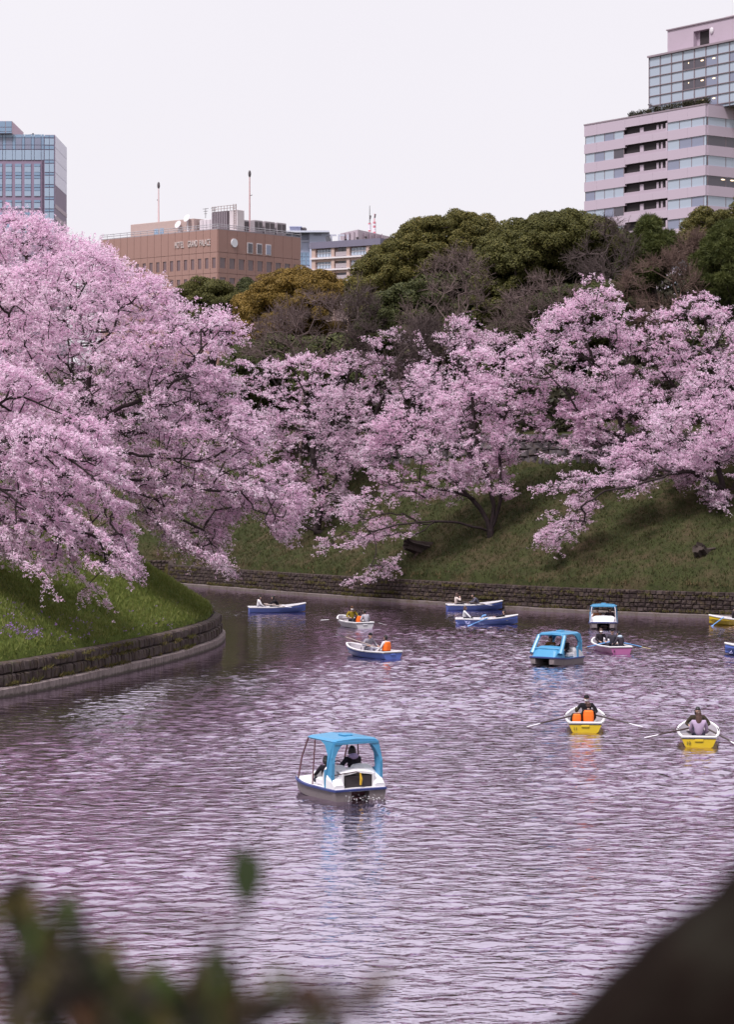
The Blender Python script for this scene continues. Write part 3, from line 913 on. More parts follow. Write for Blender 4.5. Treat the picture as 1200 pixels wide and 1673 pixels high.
cherry('slight cherry tree half hidden at the head of the slope below the purple bare trees', tuple(q),
       [[tuple(q)] + A3((765, 650, d), (750, 600, d), (740, 550, d)), A3((765, 640, d), (700, 590, d), (690, 555, d)), A3((765, 640, d), (820, 590, d), (830, 565, d))],
       [[(660, 560), (700, 548), (740, 555), (742, 522), (765, 520), (775, 552), (830, 558), (845, 580), (760, 600), (690, 590)]],
       d, 3, 130, 34, csize=.09, space=.14, k=5, droop=.05, flat_=.3, clump=.55, mat=M_blossom_far)
x = at(1020, 745, 178).x; q = V(x, 176, ground_z(x, 176) - .2); d = 176
cherry('high crowned cherry tree near the dry stone wall, a thin wispy leader on its top', tuple(q),
       [[tuple(q)] + A3((1018, 710, d), (1010, 660, d), (985, 610, d), (960, 560, d), (955, 500, d), (965, 462, d)),
        A3((1018, 715, d), (960, 690, d - 1), (920, 640, d - 1), (880, 600, d - 1)),
        A3((1015, 700, d), (1050, 650, d), (1060, 590, d)),
        A3((1018, 730, d), (970, 735, d - 2), (920, 750, d - 3), (890, 745, d - 3)),
        A3((985, 610, d), (930, 560, d), (900, 530, d))],
       [[(828, 600), (862, 560), (885, 520), (925, 503), (960, 495), (1000, 500), (1040, 505), (1045, 540), (1030, 600), (1050, 640), (1030, 690), (985, 720), (940, 735), (905, 715), (920, 670), (905, 640), (870, 620)], [(940, 650), (1060, 625), (1120, 700), (1090, 770), (1000, 765), (945, 735)], [(932, 500), (945, 470), (968, 452), (985, 470), (1005, 480), (985, 498)]],
       d, 4.2, 1000, 35, csize=.095, space=.11, k=5, droop=-.03, flat_=.4, clump=.54, freq=.4, mat=M_blossom_far, outer=.35, vert=.22, layer=2.4, tlen=.75)
x = at(1215, 720, 182).x; q = V(x, 182, ground_z(x, 182) - .2); d = 178
cherry('cherry tree at the upper right under the dark pines, with a pointed crown', tuple(q),
       [[tuple(q)] + A3((1205, 690, d), (1180, 640, d), (1160, 570, d), (1155, 510, d)), A3((1195, 670, d), (1120, 640, d), (1070, 600, d), (1050, 560, d)), A3((1180, 640, d), (1230, 580, d), (1240, 530, d))],
       [[(1042, 545), (1075, 515), (1098, 515), (1108, 488), (1150, 477), (1188, 505), (1200, 530), (1260, 530), (1260, 640), (1180, 655), (1110, 650), (1060, 620)]],
       d, 4.2, 560, 36, csize=.095, space=.11, k=5, droop=-.03, flat_=.4, clump=.56, freq=.4, mat=M_blossom_far, outer=.35, vert=.22, layer=2.4, tlen=.75)
q = G(1186, 822); d = q.y
cherry('cherry tree at the right edge with thick low limb and sprays hanging downslope', tuple(q - V(0, 0, .2)),
       [[tuple(q - V(0, 0, .2))] + A3((1182, 790, d), (1170, 740, d), (1165, 680, d), (1180, 620, d)),
        A3((1182, 800, d), (1150, 780, d - 1), (1105, 772, d - 1.5), (1050, 790, d - 2), (1000, 800, d - 2.5), (950, 830, d - 3), (915, 870, d - 3.5)),
        A3((1105, 772, d - 1.5), (1070, 770, d - 1.5), (1055, 795, d - 1.8), (1035, 808, d - 2)),
        A3((1175, 770, d), (1120, 720, d), (1080, 690, d), (1050, 670, d)),
        A3((1170, 740, d), (1220, 680, d), (1240, 620, d)),
        A3((1150, 780, d - 1), (1165, 800, d - 2), (1180, 826, d - 2.4)),
        A3((1050, 790, d - 2), (980, 780, d - 3), (930, 790, d - 3))],
       [[(990, 750), (1080, 700), (1230, 690), (1230, 800), (1120, 790), (1040, 792)], [(1000, 770), (1060, 735), (1040, 700), (1080, 665), (1110, 640), (1135, 610), (1180, 590), (1260, 570), (1260, 770), (1200, 790), (1120, 785), (1060, 780), (1030, 795)],
        [(882, 885), (888, 850), (930, 820), (960, 790), (1010, 770), (1035, 790), (1000, 805), (975, 835), (950, 868), (912, 896)],
        [(1145, 800), (1170, 775), (1196, 790), (1192, 828), (1165, 822)], [(880, 800), (930, 775), (970, 775), (940, 795), (890, 808)]],
       d, 4.2, 1200, 37, csize=.09, space=.105, k=5, droop=-.08, flat_=.4, clump=.56, freq=.42, mat=M_blossom, outer=.4, vert=.25, layer=2.2, tlen=.8)

# ------------------------------------------------------------------ the dark wood on the rise
CLUMPS = {}
def clump_source(spiky, mat, leaves, size, seed):
    """a dome of single leaves, radius 1: the repeated part of a crown"""
    r = np.random.RandomState(seed); n = leaves
    dirs = unit(r.normal(0, 1, (n, 3)) + np.array([0, 0, .45])); rr = r.uniform(.6, 1.0, (n, 1)) ** .5
    pos = dirs * rr * np.array([1, 1, .72]) + r.normal(0, .05, (n, 3))
    nrm = unit(dirs + r.normal(0, .45, dirs.shape) + np.array([0, 0, .25]))
    a = unit(np.cross(nrm, r.normal(0, 1, nrm.shape))); b = np.cross(nrm, a); s = size * r.uniform(.6, 1.25, (n, 1))
    if spiky:
        a = unit(dirs + r.normal(0, .5, dirs.shape)) * s * 1.7; b = b * s * .16
        v = np.stack([pos - b, pos + b, pos + a], 1).reshape(-1, 3); f = np.arange(len(v)).reshape(-1, 3)
    else:
        v = np.stack([pos - a * s, pos - b * s * .55, pos + a * s, pos + b * s * .55], 1).reshape(-1, 3); f = np.arange(len(v)).reshape(-1, 4)
    o = bpy.data.objects.new('leaf_clump', np_mesh('leaf_clump', v, f, mat, np.clip(r.normal(.5, .17, n), 0, 1)))
    return o
def clump_nodes(spiky, mat, leaves, size):
    key = (spiky, mat.name, leaves, size)
    if key in CLUMPS: return CLUMPS[key]
    g = bpy.data.node_groups.new('leaf_clumps', 'GeometryNodeTree')
    g.interface.new_socket('Geometry', in_out='INPUT', socket_type='NodeSocketGeometry'); g.interface.new_socket('Geometry', in_out='OUTPUT', socket_type='NodeSocketGeometry')
    N = g.nodes.new; Lk = g.links.new
    gi, go, jn = N('NodeGroupInput'), N('NodeGroupOutput'), N('GeometryNodeJoinGeometry')
    idx = N('GeometryNodeInputIndex')
    for v in range(3):
        ob = N('GeometryNodeObjectInfo'); ob.inputs['Object'].default_value = clump_source(spiky, mat, leaves, size, 50 + v)
        md = N('FunctionNodeCompare'); md.data_type = 'INT'; md.operation = 'EQUAL'
        mm = N('ShaderNodeMath'); mm.operation = 'MODULO'; Lk(idx.outputs[0], mm.inputs[0]); mm.inputs[1].default_value = 3
        Lk(mm.outputs[0], md.inputs[2]); md.inputs[3].default_value = v
        ip = N('GeometryNodeInstanceOnPoints'); Lk(gi.outputs[0], ip.inputs['Points']); Lk(md.outputs[0], ip.inputs['Selection']); Lk(ob.outputs['Geometry'], ip.inputs['Instance'])
        for nm, sock in (('size', 'Scale'), ('turn', 'Rotation')):
            na = N('GeometryNodeInputNamedAttribute'); na.data_type = 'FLOAT'; na.inputs['Name'].default_value = nm
            if nm == 'turn':
                cx = N('ShaderNodeCombineXYZ'); Lk(na.outputs['Attribute'], cx.inputs['Z']); Lk(cx.outputs[0], ip.inputs[sock])
            else: Lk(na.outputs['Attribute'], ip.inputs[sock])
        Lk(ip.outputs[0], jn.inputs[0])
    Lk(jn.outputs[0], go.inputs[0])
    CLUMPS[key] = g
    return g

def evergreen(label, polys, d, T, lobes, seed, mat, R=(.55, .95), leaves=520, size=.125, name='evergreen_tree', up=.45, spiky=0, cat='evergreen tree', clump=.12, front=.3):
    lobes = int(lobes * 2.3)
    r = np.random.RandomState(seed)
    C = crown_points(polys, d, T, lobes, r, clump, .3, front)
    cx = C[:, 0].mean(); gz = ground_z(cx, d)
    base = (cx, d, gz - .2)
    root = empty(name, base, 0, label, cat, 'evergreen trees of the wood on the far rise')
    sk = Skeleton(); top = np.array([cx, d, C[:, 2].max() - 2])
    sk.limb([base, (cx + r.normal(0, .4), d, gz + (top[2] - gz) * .4), tuple(top)], r, 1.0, .08)
    sk.grow(C - np.array([0, 0, .3]), r, 1.4); sk.radii(.45, .03, .5)
    wood_objects(sk, root, M_bark_old, .08)
    n = len(C)
    pts = bpy.data.meshes.new('crown'); pts.from_pydata([tuple(c - np.array(base)) for c in C], [], [])
    for nm, val in (('size', r.uniform(R[0], R[1], n)), ('turn', r.uniform(0, 6.28, n))):
        at_ = pts.attributes.new(nm, 'FLOAT', 'POINT'); at_.data.foreach_set('value', val.astype(np.float32))
    o = link('crown', pts, root); pts.materials.append(mat)
    md = o.modifiers.new('leaf_clumps', 'NODES'); md.node_group = clump_nodes(spiky, mat, int(leaves), size)
    tag(o, kind='stuff')
    return root

def bare(label, poly, d, T, n, seed, mat, twigs=9, tlen=1.1):
    r = np.random.RandomState(seed)
    C = crown_points([poly], d, T, n, r, .35, .3)
    pl = np.array(poly, float); bx = (at(pl[:, 0].mean(), 0, d)).x
    base = (bx, d, ground_z(bx, d) - .2)
    root = empty('bare_tree', base, 0, label, 'bare tree', 'leafless trees among the evergreens')
    sk = Skeleton(); z1 = C[:, 2].min() + .3 * (C[:, 2].max() - C[:, 2].min())
    sk.limb([base, (bx + r.normal(0, .3), d, (base[2] + z1) / 2), (bx + r.normal(0, .6), d, z1)], r, .9, .1)
    sk.grow(C, r, 1.0); sk.radii(.13, .017, .5)
    P = np.array(sk.p); par = np.array(sk.par); tips = np.nonzero(sk.leaf <= 4)[0]; tips = tips[par[tips] >= 0]
    O = np.repeat(P[tips], twigs, 0); D = unit(np.repeat(unit(P[tips] - P[par[tips]]), twigs, 0) * .7 + r.normal(0, .6, (len(O), 3)) + np.array([0, 0, .35]))
    L = tlen * r.uniform(.4, 1.2, (len(O), 1)); E = O + D * L
    O2 = O + D * L * .5; E2 = O2 + unit(D + r.normal(0, .6, D.shape)) * L * .6
    v, f = sticks(np.concatenate([O, O2]), np.concatenate([E, E2]), np.full(len(O) * 2, .014), np.full(len(O) * 2, .009), 3)
    wood_objects(sk, root, mat, .05, (v, f))
    return root

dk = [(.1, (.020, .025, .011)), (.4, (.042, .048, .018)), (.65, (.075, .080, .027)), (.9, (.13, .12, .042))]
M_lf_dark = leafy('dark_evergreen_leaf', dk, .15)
M_lf_mid = leafy('olive_leaf', [(.1, (.034, .036, .012)), (.4, (.078, .076, .022)), (.65, (.135, .115, .032)), (.9, (.21, .155, .045))], .2)
M_lf_gold = leafy('bronze_leaf', [(.1, (.055, .04, .014)), (.4, (.14, .092, .022)), (.65, (.22, .140, .033)), (.9, (.30, .185, .045))], .22)
M_lf_green = leafy('green_leaf', [(.1, (.028, .030, .010)), (.4, (.062, .063, .018)), (.65, (.105, .098, .028)), (.9, (.16, .135, .042))], .2)
M_needle = leafy('pine_needle', [(.1, (.025, .032, .013)), (.4, (.055, .068, .021)), (.65, (.095, .105, .03)), (.9, (.14, .14, .05))], .18)
M_bare_purple = bark('purple_twig', (.095, .066, .066), (.19, .138, .132))
M_bare_brown = bark('brown_twig', (.10, .064, .055), (.185, .122, .105))
M_bare_dark = bark('dark_twig', (.06, .044, .044), (.13, .096, .094))

evergreen('round dark green tree in front of the brown hotel', [[(272, 520), (284, 480), (305, 462), (335, 457), (368, 464), (390, 485), (396, 560), (280, 560)]], 250, 4, 95, 41, M_lf_green)
evergreen('small green treetop wedged behind the round tree by the brown hotel', [[(380, 500), (388, 470), (405, 458), (425, 470), (420, 520), (385, 540)]], 256, 3, 36, 49, M_lf_dark)
evergreen('wide bronze leaved tree below the brown hotel', [[(386, 500), (402, 468), (440, 450), (490, 442), (530, 448), (562, 466), (575, 500), (560, 545), (500, 560), (440, 590), (395, 590)]], 238, 5, 210, 42, M_lf_gold)
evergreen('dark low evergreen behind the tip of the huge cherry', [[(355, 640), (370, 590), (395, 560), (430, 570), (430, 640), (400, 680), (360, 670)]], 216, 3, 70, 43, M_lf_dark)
evergreen('tall olive green tree with a bronze tinted top at the middle of the ridge', [[(566, 478), (588, 434), (635, 395), (690, 360), (748, 348), (795, 356), (816, 385), (810, 440), (760, 470), (700, 480), (640, 500), (600, 540), (575, 520)]], 226, 5.5, 270, 44, M_lf_mid)
evergreen('broad dense camphor like tree right of the middle of the ridge', [[(778, 440), (792, 395), (830, 368), (880, 354), (935, 350), (985, 362), (1010, 385), (1000, 420), (940, 430), (900, 470), (850, 510), (800, 540), (780, 500)]], 214, 5, 250, 45, M_lf_green)
evergreen('dark shrubby evergreen low under the olive tree', [[(585, 545), (620, 490), (680, 460), (715, 490), (700, 540), (640, 580), (590, 590)]], 209, 3.5, 95, 46, M_lf_dark)
evergreen('pointed pine standing before the striped office block', [[(1010, 450), (1025, 415), (1042, 395), (1052, 372), (1066, 356), (1078, 378), (1096, 388), (1106, 405), (1085, 440), (1060, 470), (1020, 480)]], 208, 3, 80, 47, M_needle, (.45, .8), 700, .30, 'pine_tree', .5, 1, 'pine tree')
evergreen('dome of dark evergreen leaves behind the pines at the right edge', [[(1104, 400), (1128, 356), (1170, 330), (1215, 320), (1270, 320), (1270, 430), (1180, 440), (1120, 440)]], 222, 4, 110, 48, M_lf_mid)
evergreen('tall bushy pine at the right edge above the pointed cherry', [[(1128, 470), (1140, 420), (1165, 385), (1200, 360), (1270, 350), (1270, 580), (1200, 540), (1160, 520)]], 203, 4, 190, 50, M_needle, (.45, .8), 700, .30, 'pine_tree', .5, 1, 'pine tree')
evergreen('low dark evergreen beneath the right hand cherries', [[(1080, 590), (1120, 545), (1200, 540), (1270, 560), (1270, 690), (1100, 680)]], 193, 3, 90, 51, M_lf_dark)
evergreen('deep green evergreen filling the dip behind the high crowned cherry', [[(790, 600), (800, 540), (850, 500), (930, 470), (1000, 470), (1040, 500), (1040, 560), (960, 590), (880, 620)]], 203, 3.5, 150, 52, M_lf_dark)
for k_, (lab, pl, d_) in enumerate((
        ('shaded dark evergreen deep behind the gap left of the slight cherry', [(400, 600), (440, 560), (520, 560), (600, 560), (620, 640), (520, 680), (410, 680)], 222),
        ('shaded dark evergreen deep behind the low bough of the wide bare tree', [(590, 580), (620, 540), (700, 530), (780, 540), (800, 620), (700, 660), (600, 650)], 220),
        ('shaded dark evergreen deep behind the upper part of the wide bare tree', [(640, 520), (690, 440), (760, 420), (830, 440), (830, 540), (740, 580), (650, 570)], 224),
        ('shaded dark evergreen deep behind the grey twiggy bare tree', [(920, 470), (950, 400), (1010, 385), (1060, 420), (1060, 500), (980, 530)], 218),
        ('shaded dark evergreen deep in the wood right of the high crowned cherry', [(960, 560), (1010, 500), (1080, 500), (1140, 540), (1140, 640), (1040, 660), (970, 640)], 213),
        ('shaded dark evergreen deep in the wood beside the pale branched bare tree', [(800, 640), (820, 580), (900, 560), (960, 590), (960, 680), (860, 700)], 208))):
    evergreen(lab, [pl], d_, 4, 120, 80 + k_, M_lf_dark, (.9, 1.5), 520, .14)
bare('bare purple brown tree below the bronze tree', [(398, 585), (425, 520), (465, 482), (515, 478), (555, 492), (575, 535), (560, 590), (470, 600)], 206, 4, 200, 61, M_bare_purple)
bare('bare tree with a dark branching trunk between the bronze and olive trees', [(545, 540), (555, 480), (585, 455), (610, 480), (625, 540), (600, 590), (555, 590)], 207, 3, 130, 62, M_bare_dark)
bare('wide bare purplish tree in front of the olive tree', [(655, 520), (680, 450), (720, 418), (755, 408), (790, 430), (800, 500), (780, 570), (720, 590), (665, 570)], 204, 4, 190, 63, M_bare_purple)
bare('grey twiggy bare tree on the shoulder of the camphor like tree', [(930, 430), (950, 385), (985, 362), (1020, 365), (1042, 410), (1025, 460), (960, 480)], 205, 3, 110, 64, M_bare_dark)
bare('brown fuzzy bare tree under the pointed pine', [(1000, 510), (1020, 455), (1060, 425), (1105, 412), (1140, 440), (1145, 490), (1100, 530), (1030, 545)], 200, 3.5, 170, 65, M_bare_brown)
bare('pale branched bare tree above the high crowned cherry', [(800, 560), (820, 490), (880, 455), (940, 460), (960, 500), (900, 540), (860, 590)], 199, 3.5, 150, 66, M_bare_purple)
bare('low dark bare tree behind the slight cherry', [(590, 600), (610, 550), (660, 520), (720, 530), (720, 590), (650, 620)], 200, 3, 220, 67, M_bare_dark)
bare('short brown bare tree at the upper right between the pines', [(1100, 430), (1115, 395), (1145, 380), (1160, 410), (1150, 450), (1110, 460)], 206, 2.5, 150, 68, M_bare_brown)

# dense dark undergrowth that closes the wood behind the dry wall
r_ = np.random.RandomState(77); n = 4300
p = np.column_stack([r_.uniform(-32, 42, n), r_.uniform(178, 250, n)])
h, sd = far_height(p); ok = (sd > TERR + 2) & (sd < 52); p, h, sd = p[ok], h[ok], sd[ok]
hh = 1.2 + r_.rand(len(p)) * 3.2 + np.clip(sd - 22, 0, 30) * .12
C = np.column_stack([p, h + hh * r_.rand(len(p)) ** .7])
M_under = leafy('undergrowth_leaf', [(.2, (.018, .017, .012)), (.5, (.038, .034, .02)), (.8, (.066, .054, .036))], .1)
um = bpy.data.meshes.new('undergrowth'); um.from_pydata([tuple(q) for q in C[::2]], [], []); n = len(C[::2])
for nm, val in (('size', r_.uniform(.8, 1.5, n)), ('turn', r_.uniform(0, 6.28, n))):
    um.attributes.new(nm, 'FLOAT', 'POINT').data.foreach_set('value', val.astype(np.float32))
um.materials.append(M_under)
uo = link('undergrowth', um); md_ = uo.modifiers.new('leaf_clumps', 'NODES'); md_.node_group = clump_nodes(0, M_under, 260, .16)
tag(uo, 'dense dark undergrowth of the wood behind the dry stone wall', 'undergrowth', kind='stuff')

# ================================================================== BUILDINGS
M_mull = flat('mullion_metal', (.20, .15, .17), .5)
M_glass_pale = paint('pale_curtained_glass', (.36, .41, .50), .12, .10, .4, .6, dirt_amt=.0)
M_glass_mid = paint('grey_glass', (.22, .235, .33), .08, .12, .3, .6, dirt_amt=.0)
M_glass_dark = paint('dark_glass', (.075, .065, .085), .08, .15, .3, .6, dirt_amt=.0)
M_glass_blue = paint('blue_glass', (.20, .29, .42), .06, .12, .15, .7, dirt_amt=.0)
M_glass_blue_pale = paint('pale_blue_glass', (.30, .38, .50), .08, .10, .2, .7, dirt_amt=.0)
M_void = flat('shaded_interior', (.035, .028, .032), .8)
M_lamp = glow('warm_ceiling_lamp', (1.0, .76, .52), 1.3)
M_white_metal = paint('white_metal', (.62, .58, .62), .4)
M_dark_metal = paint('dark_metal', (.09, .075, .085), .5)

def frame_of(corner, other):
    """root matrix data: local +x runs along the face from `corner`, local -y looks out of it"""
    d = Vector((other[0] - corner[0], other[1] - corner[1]))
    return math.atan2(d.y, d.x), d.length

def unit_box(name, mat):
    return MB().span(0, 1, 0, 1, 0, 1).mesh(name, mat)

def place(name, me, parent, x, y, z, sx, sy, sz, rz=0.0):
    return link(name, me, parent, (x, y, z), (0, 0, rz), (sx, sy, sz))

# ---------- the striped office block at the right
def striped_block():
    cx, cy = 57.7, 411.0; lx, ly = 39.3, 436.0
    # local x from the far left end of the long face to the street corner
    ang, L = frame_of((lx, ly), (cx, cy))
    root = empty('office_building', (lx, ly, 14), ang, 'pinkish striped office block with ribbon windows, glazed upper storeys and a roof garden', 'building')
    z0 = EYE + 600 / FPX * 411 - 14            # parapet height
    M_band = paint('pinkish_panel', (.47, .385, .465), .55, .05, .15)
    M_band2 = paint('pinkish_tile', (.43, .345, .42), .6, .06, .3)
    W, FL = 46.0, 3.42                          # width of the side face, storey height
    core = MB(); core.span(.5, L - .5, .5, W, -14, z0 - .4)
    core.build('wall', M_void, root)
    bandm, panes = unit_box('spandrel_panel', M_band), {k: unit_box('window_pane', m) for k, m in (('p', M_glass_pale), ('m', M_glass_mid), ('d', M_glass_dark))}
    mullm = unit_box('mullion', M_mull); railm = unit_box('balcony_rail', M_band2)
    r = random.Random(5)
    t = lambda z: (z - 145) / 785.0 * L         # photo fraction along the long face
    kinds_l = ['ppmp', 'pmpd', 'pppm', 'mppp', 'ppmd', 'pppp', 'mppp', 'pppp', 'ppmp', 'pppp', 'pppp', 'ppmp']
    kinds_r = ['ppp', 'pmm', 'mpp', 'ppp', 'ppm', 'mpp', 'ppp', 'ppp', 'ppp', 'ppp', 'ppp', 'ppp']
    kinds_s = ['ppppp', 'ddmpp', 'ppmpp', 'dddmp', 'ppppp', 'ppmpp', 'ppppp', 'ppppp', 'ppppp', 'ppppp', 'ppppp', 'ppppp']
    for k in range(12):
        top = z0 - k * FL; b0 = top - 1.72 if k else top - 2.0   # band, then windows below it
        wz0 = top - FL + (0 if k else 0)
        h = b0 - wz0
        xs = [0, L * .11, L * .35, L * .47, L * .58, L * .70, L * .86, L]
        for a, b in zip(xs, xs[1:]):
            low = .42 if .34 < a / L < .69 else 0
            place('spandrel_panel', bandm, root, a + .012, -.12, b0 + low, b - a - .024, .5, top - b0 - low)
        for q in range(7):
            place('spandrel_panel', bandm, root, L - .4 + .12, .38 + q * 6.4 + .012, b0, .4, 6.376, top - b0)
        for (za, zb, n, kk) in ((150, 408, 4, kinds_l[k]), (690, 916, 3, kinds_r[k])):
            xa, xb = t(za), t(zb); w = (xb - xa) / n
            for q in range(n):
                place('window_pane', panes[kk[q]], root, xa + q * w + .06, .06, wz0, w - .12, .1, h)
            for q in range(n + 1):
                place('mullion', mullm, root, xa + q * w - .06, .02, wz0, .12, .16, h)
        place('window_pane', panes['p'], root, t(916) + .06, .06, wz0, L - t(916) - .1, .1, h)
        # the recessed balconies
        place('balcony_rail', railm, root, t(410), -.02, wz0, t(680) - t(410), .10, .55)
        for zc, w in ((505, .9), (612, .5), (640, .4)):
            place('column', bandm, root, t(zc), .35, wz0, w, .3, h)
        place('column', bandm, root, t(680), .0, wz0, .42, .3, h)
        for q in range(7):
            kk = kinds_s[k][q % 5]
            place('window_pane', panes[kk], root, L - .12, .5 + q * 4.3, wz0, .1, 4.15, h)
            place('mullion', mullm, root, L - .14, .38 + q * 4.3, wz0, .14, .12, h)
    # lamps seen behind the side windows of the fourth floor
    for yy in (4.0, 6.2):
        lm = MB(); lm.ellipsoid((L + .03, yy, z0 - 3 * FL - 2.2), (.10, .5, .12), 8, 4); lm.build('ceiling_lamp', M_lamp, root)
    pr = MB(); pr.span(-.05, L + .05, -.2, .9, z0, z0 + .22); pr.span(L - .9, L + .05, .9, W, z0, z0 + .22); pr.span(.05, L - .9, .9, W, z0 - .3, z0)
    pr.build('parapet', paint('coping', (.28, .22, .26), .5), root)
    # glazed upper storeys, set back
    ux, uy = L * (1 - .572) - .6, 4.0
    uw, ud, uh = 24.0, 34.0, EYE + 679 / FPX * 427.7 - 14 - z0
    ub = MB(); ub.span(ux + .2, ux + uw - .1, uy + .25, uy + ud, z0, z0 + uh - .15); ub.build('upper_wall', paint('dim_curtain_wall', (.15, .16, .20), .2, .1, .2, .5), root)
    bw, bh = 2.85, 1.72
    nb_ = int(uw / bw); nr = int(uh / bh) + 1
    for i in range(nb_):
        for j in range(nr):
            zt = z0 + uh - .2 - j * bh; zb_ = max(z0, zt - bh)
            if zt - zb_ < .3: continue
            see = i in (3, 4) and j in (1, 3, 5); kk = 'd' if see else ('m' if (i == 5 and j % 2) or (i == 7 and j in (1, 3)) else 'p')
            place('window_pane', panes[kk], root, ux + i * bw + .08, uy + .05, zb_ + .06, bw - .16, .1, zt - zb_ - .12)
            if see or (i == 5 and j % 2):
                lm = MB(); lm.ellipsoid((ux + i * bw + (1.9 if i != 3 else 1.4), uy + .03, zt - .55), (.42 if i > 3 else .12, .06, .13), 8, 4); lm.build('ceiling_lamp', M_lamp, root)
    mu = MB()
    for i in range(nb_ + 1): mu.span(ux + i * bw - .08, ux + i * bw + .08, uy - .06, uy + .2, z0, z0 + uh - .2)
    mu.build('mullions', M_mull, root); tag(root.children[-1], kind='stuff')
    for j in range(nr + 1):
        zt = z0 + uh - .2 - j * bh
        if zt > z0: place('transom', mullm, root, ux, uy - .1, zt - .07, uw, .24, .14)
    for j in range(nr):
        zt = z0 + uh - .2 - j * bh; zb_ = max(z0, zt - bh)
        for q in range(6): place('window_pane', panes['p'], root, ux - .02, uy + .2 + q * 2.85, zb_ + .06, .1, 2.7, max(.1, zt - zb_ - .12))
    ev = MB(); ev.span(ux - .25, ux + uw + .3, uy - .3, uy + ud + .3, z0 + uh - .2, z0 + uh + .12); ev.build('eaves', paint('coping', (.28, .22, .26), .5), root)
    # plant room on top
    px_, py_ = ux + 1.0, uy + 3.5; ph = 4.7; zz = z0 + uh + .12
    pb = MB(); pb.span(px_, px_ + 6.6, py_, py_ + 14, zz, zz + ph); pb.span(px_ + 10.5, px_ + 18, py_, py_ + 14, zz, zz + ph); pb.span(px_ + 6.6, px_ + 10.5, py_ + .9, py_ + 14, zz, zz + ph); pb.span(px_ + 6.6, px_ + 10.5, py_, py_ + .9, zz + ph - 1.1, zz + ph)
    pb.build('plant_room', M_band2, root)
    vb = MB(); vb.span(px_ + 7.4, px_ + 10.4, py_ + .8, py_ + .88, zz, zz + ph - 1.2); vb.build('louvred_opening', M_void, root)
    vb = MB(); vb.ellipsoid((px_ + 11.2, py_ - .1, zz + ph - 1.6), (.45, .25, .6), 8, 5); vb.build('vent_hood', M_white_metal, root)
    vb = MB(); vb.span(px_ - .2, px_ + 18.2, py_ - .2, py_ + 14.2, zz + ph, zz + ph + .2); vb.build('plant_room_roof', paint('coping', (.28, .22, .26), .5), root)
    vb = MB(); vb.span(px_ + 12, px_ + 13.6, py_ + 3, py_ + 4.6, zz + ph + .2, zz + ph + 1.0); vb.span(px_ + 11.8, px_ + 13.8, py_ + 2.8, py_ + 4.8, zz + ph + 1.0, zz + ph + 1.15); vb.build('roof_vent', M_white_metal, root)
    vb = MB(); vb.tube([(ux + 2.6, 2, z0), (ux + 2.6, 2, z0 + 2.3)], .09); vb.tube([(ux + 1.9, 2, z0 + 2.2), (ux + 4.2, 2, z0 + 1.5)], .12); vb.build('roof_mast', M_dark_metal, root)
    # hedges of the roof garden: rows of clipped shrubs standing on the roof
    rr = np.random.RandomState(3)
    M_h = leafy('roof_hedge_leaf', [(.2, (.015, .016, .010)), (.6, (.045, .042, .02)), (.9, (.075, .06, .03))], .1)
    Mw = Matrix.Rotation(ang, 3, 'Z')
    runs = [(.335, 1.9, 'leftmost small clipped shrub on the striped office terrace'), (.40, 2.0, 'second small clipped shrub on the striped office terrace'), (.47, 1.7, 'third small clipped shrub on the striped office terrace'),
            (.53, 3.6, 'clipped hedge right after the small shrubs on the office terrace'), (.645, 3.9, 'clipped hedge in the middle of the office terrace'), (.77, 3.7, 'clipped hedge before the last on the office terrace'), (.885, 3.4, 'clipped hedge at the street corner of the office terrace')]
    for k, (fx, w, lab) in enumerate(runs):
        n = int(w * 110); low = 1.15 if k < 3 else 1.35
        P_ = np.column_stack([rr.uniform(0, w * .92, n), rr.uniform(-.35, .35, n), rr.uniform(.15, 1.0, n) ** .8 * low])
        v, f, tt = petals(P_, .26, 2, rr)
        o = link('roof_hedge', np_mesh('roof_hedge', v, f, M_h, tt)); o.location = Vector((lx, ly, 14)) + Mw @ V(L * fx, 1.3, z0 - .02); o.rotation_euler = (0, 0, ang)
        tag(o, lab, 'hedge', 'hedges of the roof garden')
striped_block()

# ---------- the brown hotel
def panel_with_hole(name, w, h, x0, x1, z0, z1, t, mat):
    mb = MB(); mb.span(0, x0, 0, t, 0, h); mb.span(x1, w, 0, t, 0, h); mb.span(x0, x1, 0, t, 0, z0); mb.span(x0, x1, 0, t, z1, h)
    return mb.mesh(name, mat)

def text_mesh(body, size, depth, mat, name):
    cu = bpy.data.curves.new(name, 'FONT'); cu.body = body; cu.size = size; cu.extrude = depth; cu.align_x = 'LEFT'
    o = bpy.data.objects.new(name, cu); COL.objects.link(o)
    dg = bpy.context.evaluated_depsgraph_get()
    me = bpy.data.meshes.new_from_object(o.evaluated_get(dg)); me.name = name
    me.materials.clear(); me.materials.append(mat)
    bpy.data.objects.remove(o); bpy.data.curves.remove(cu)
    return me

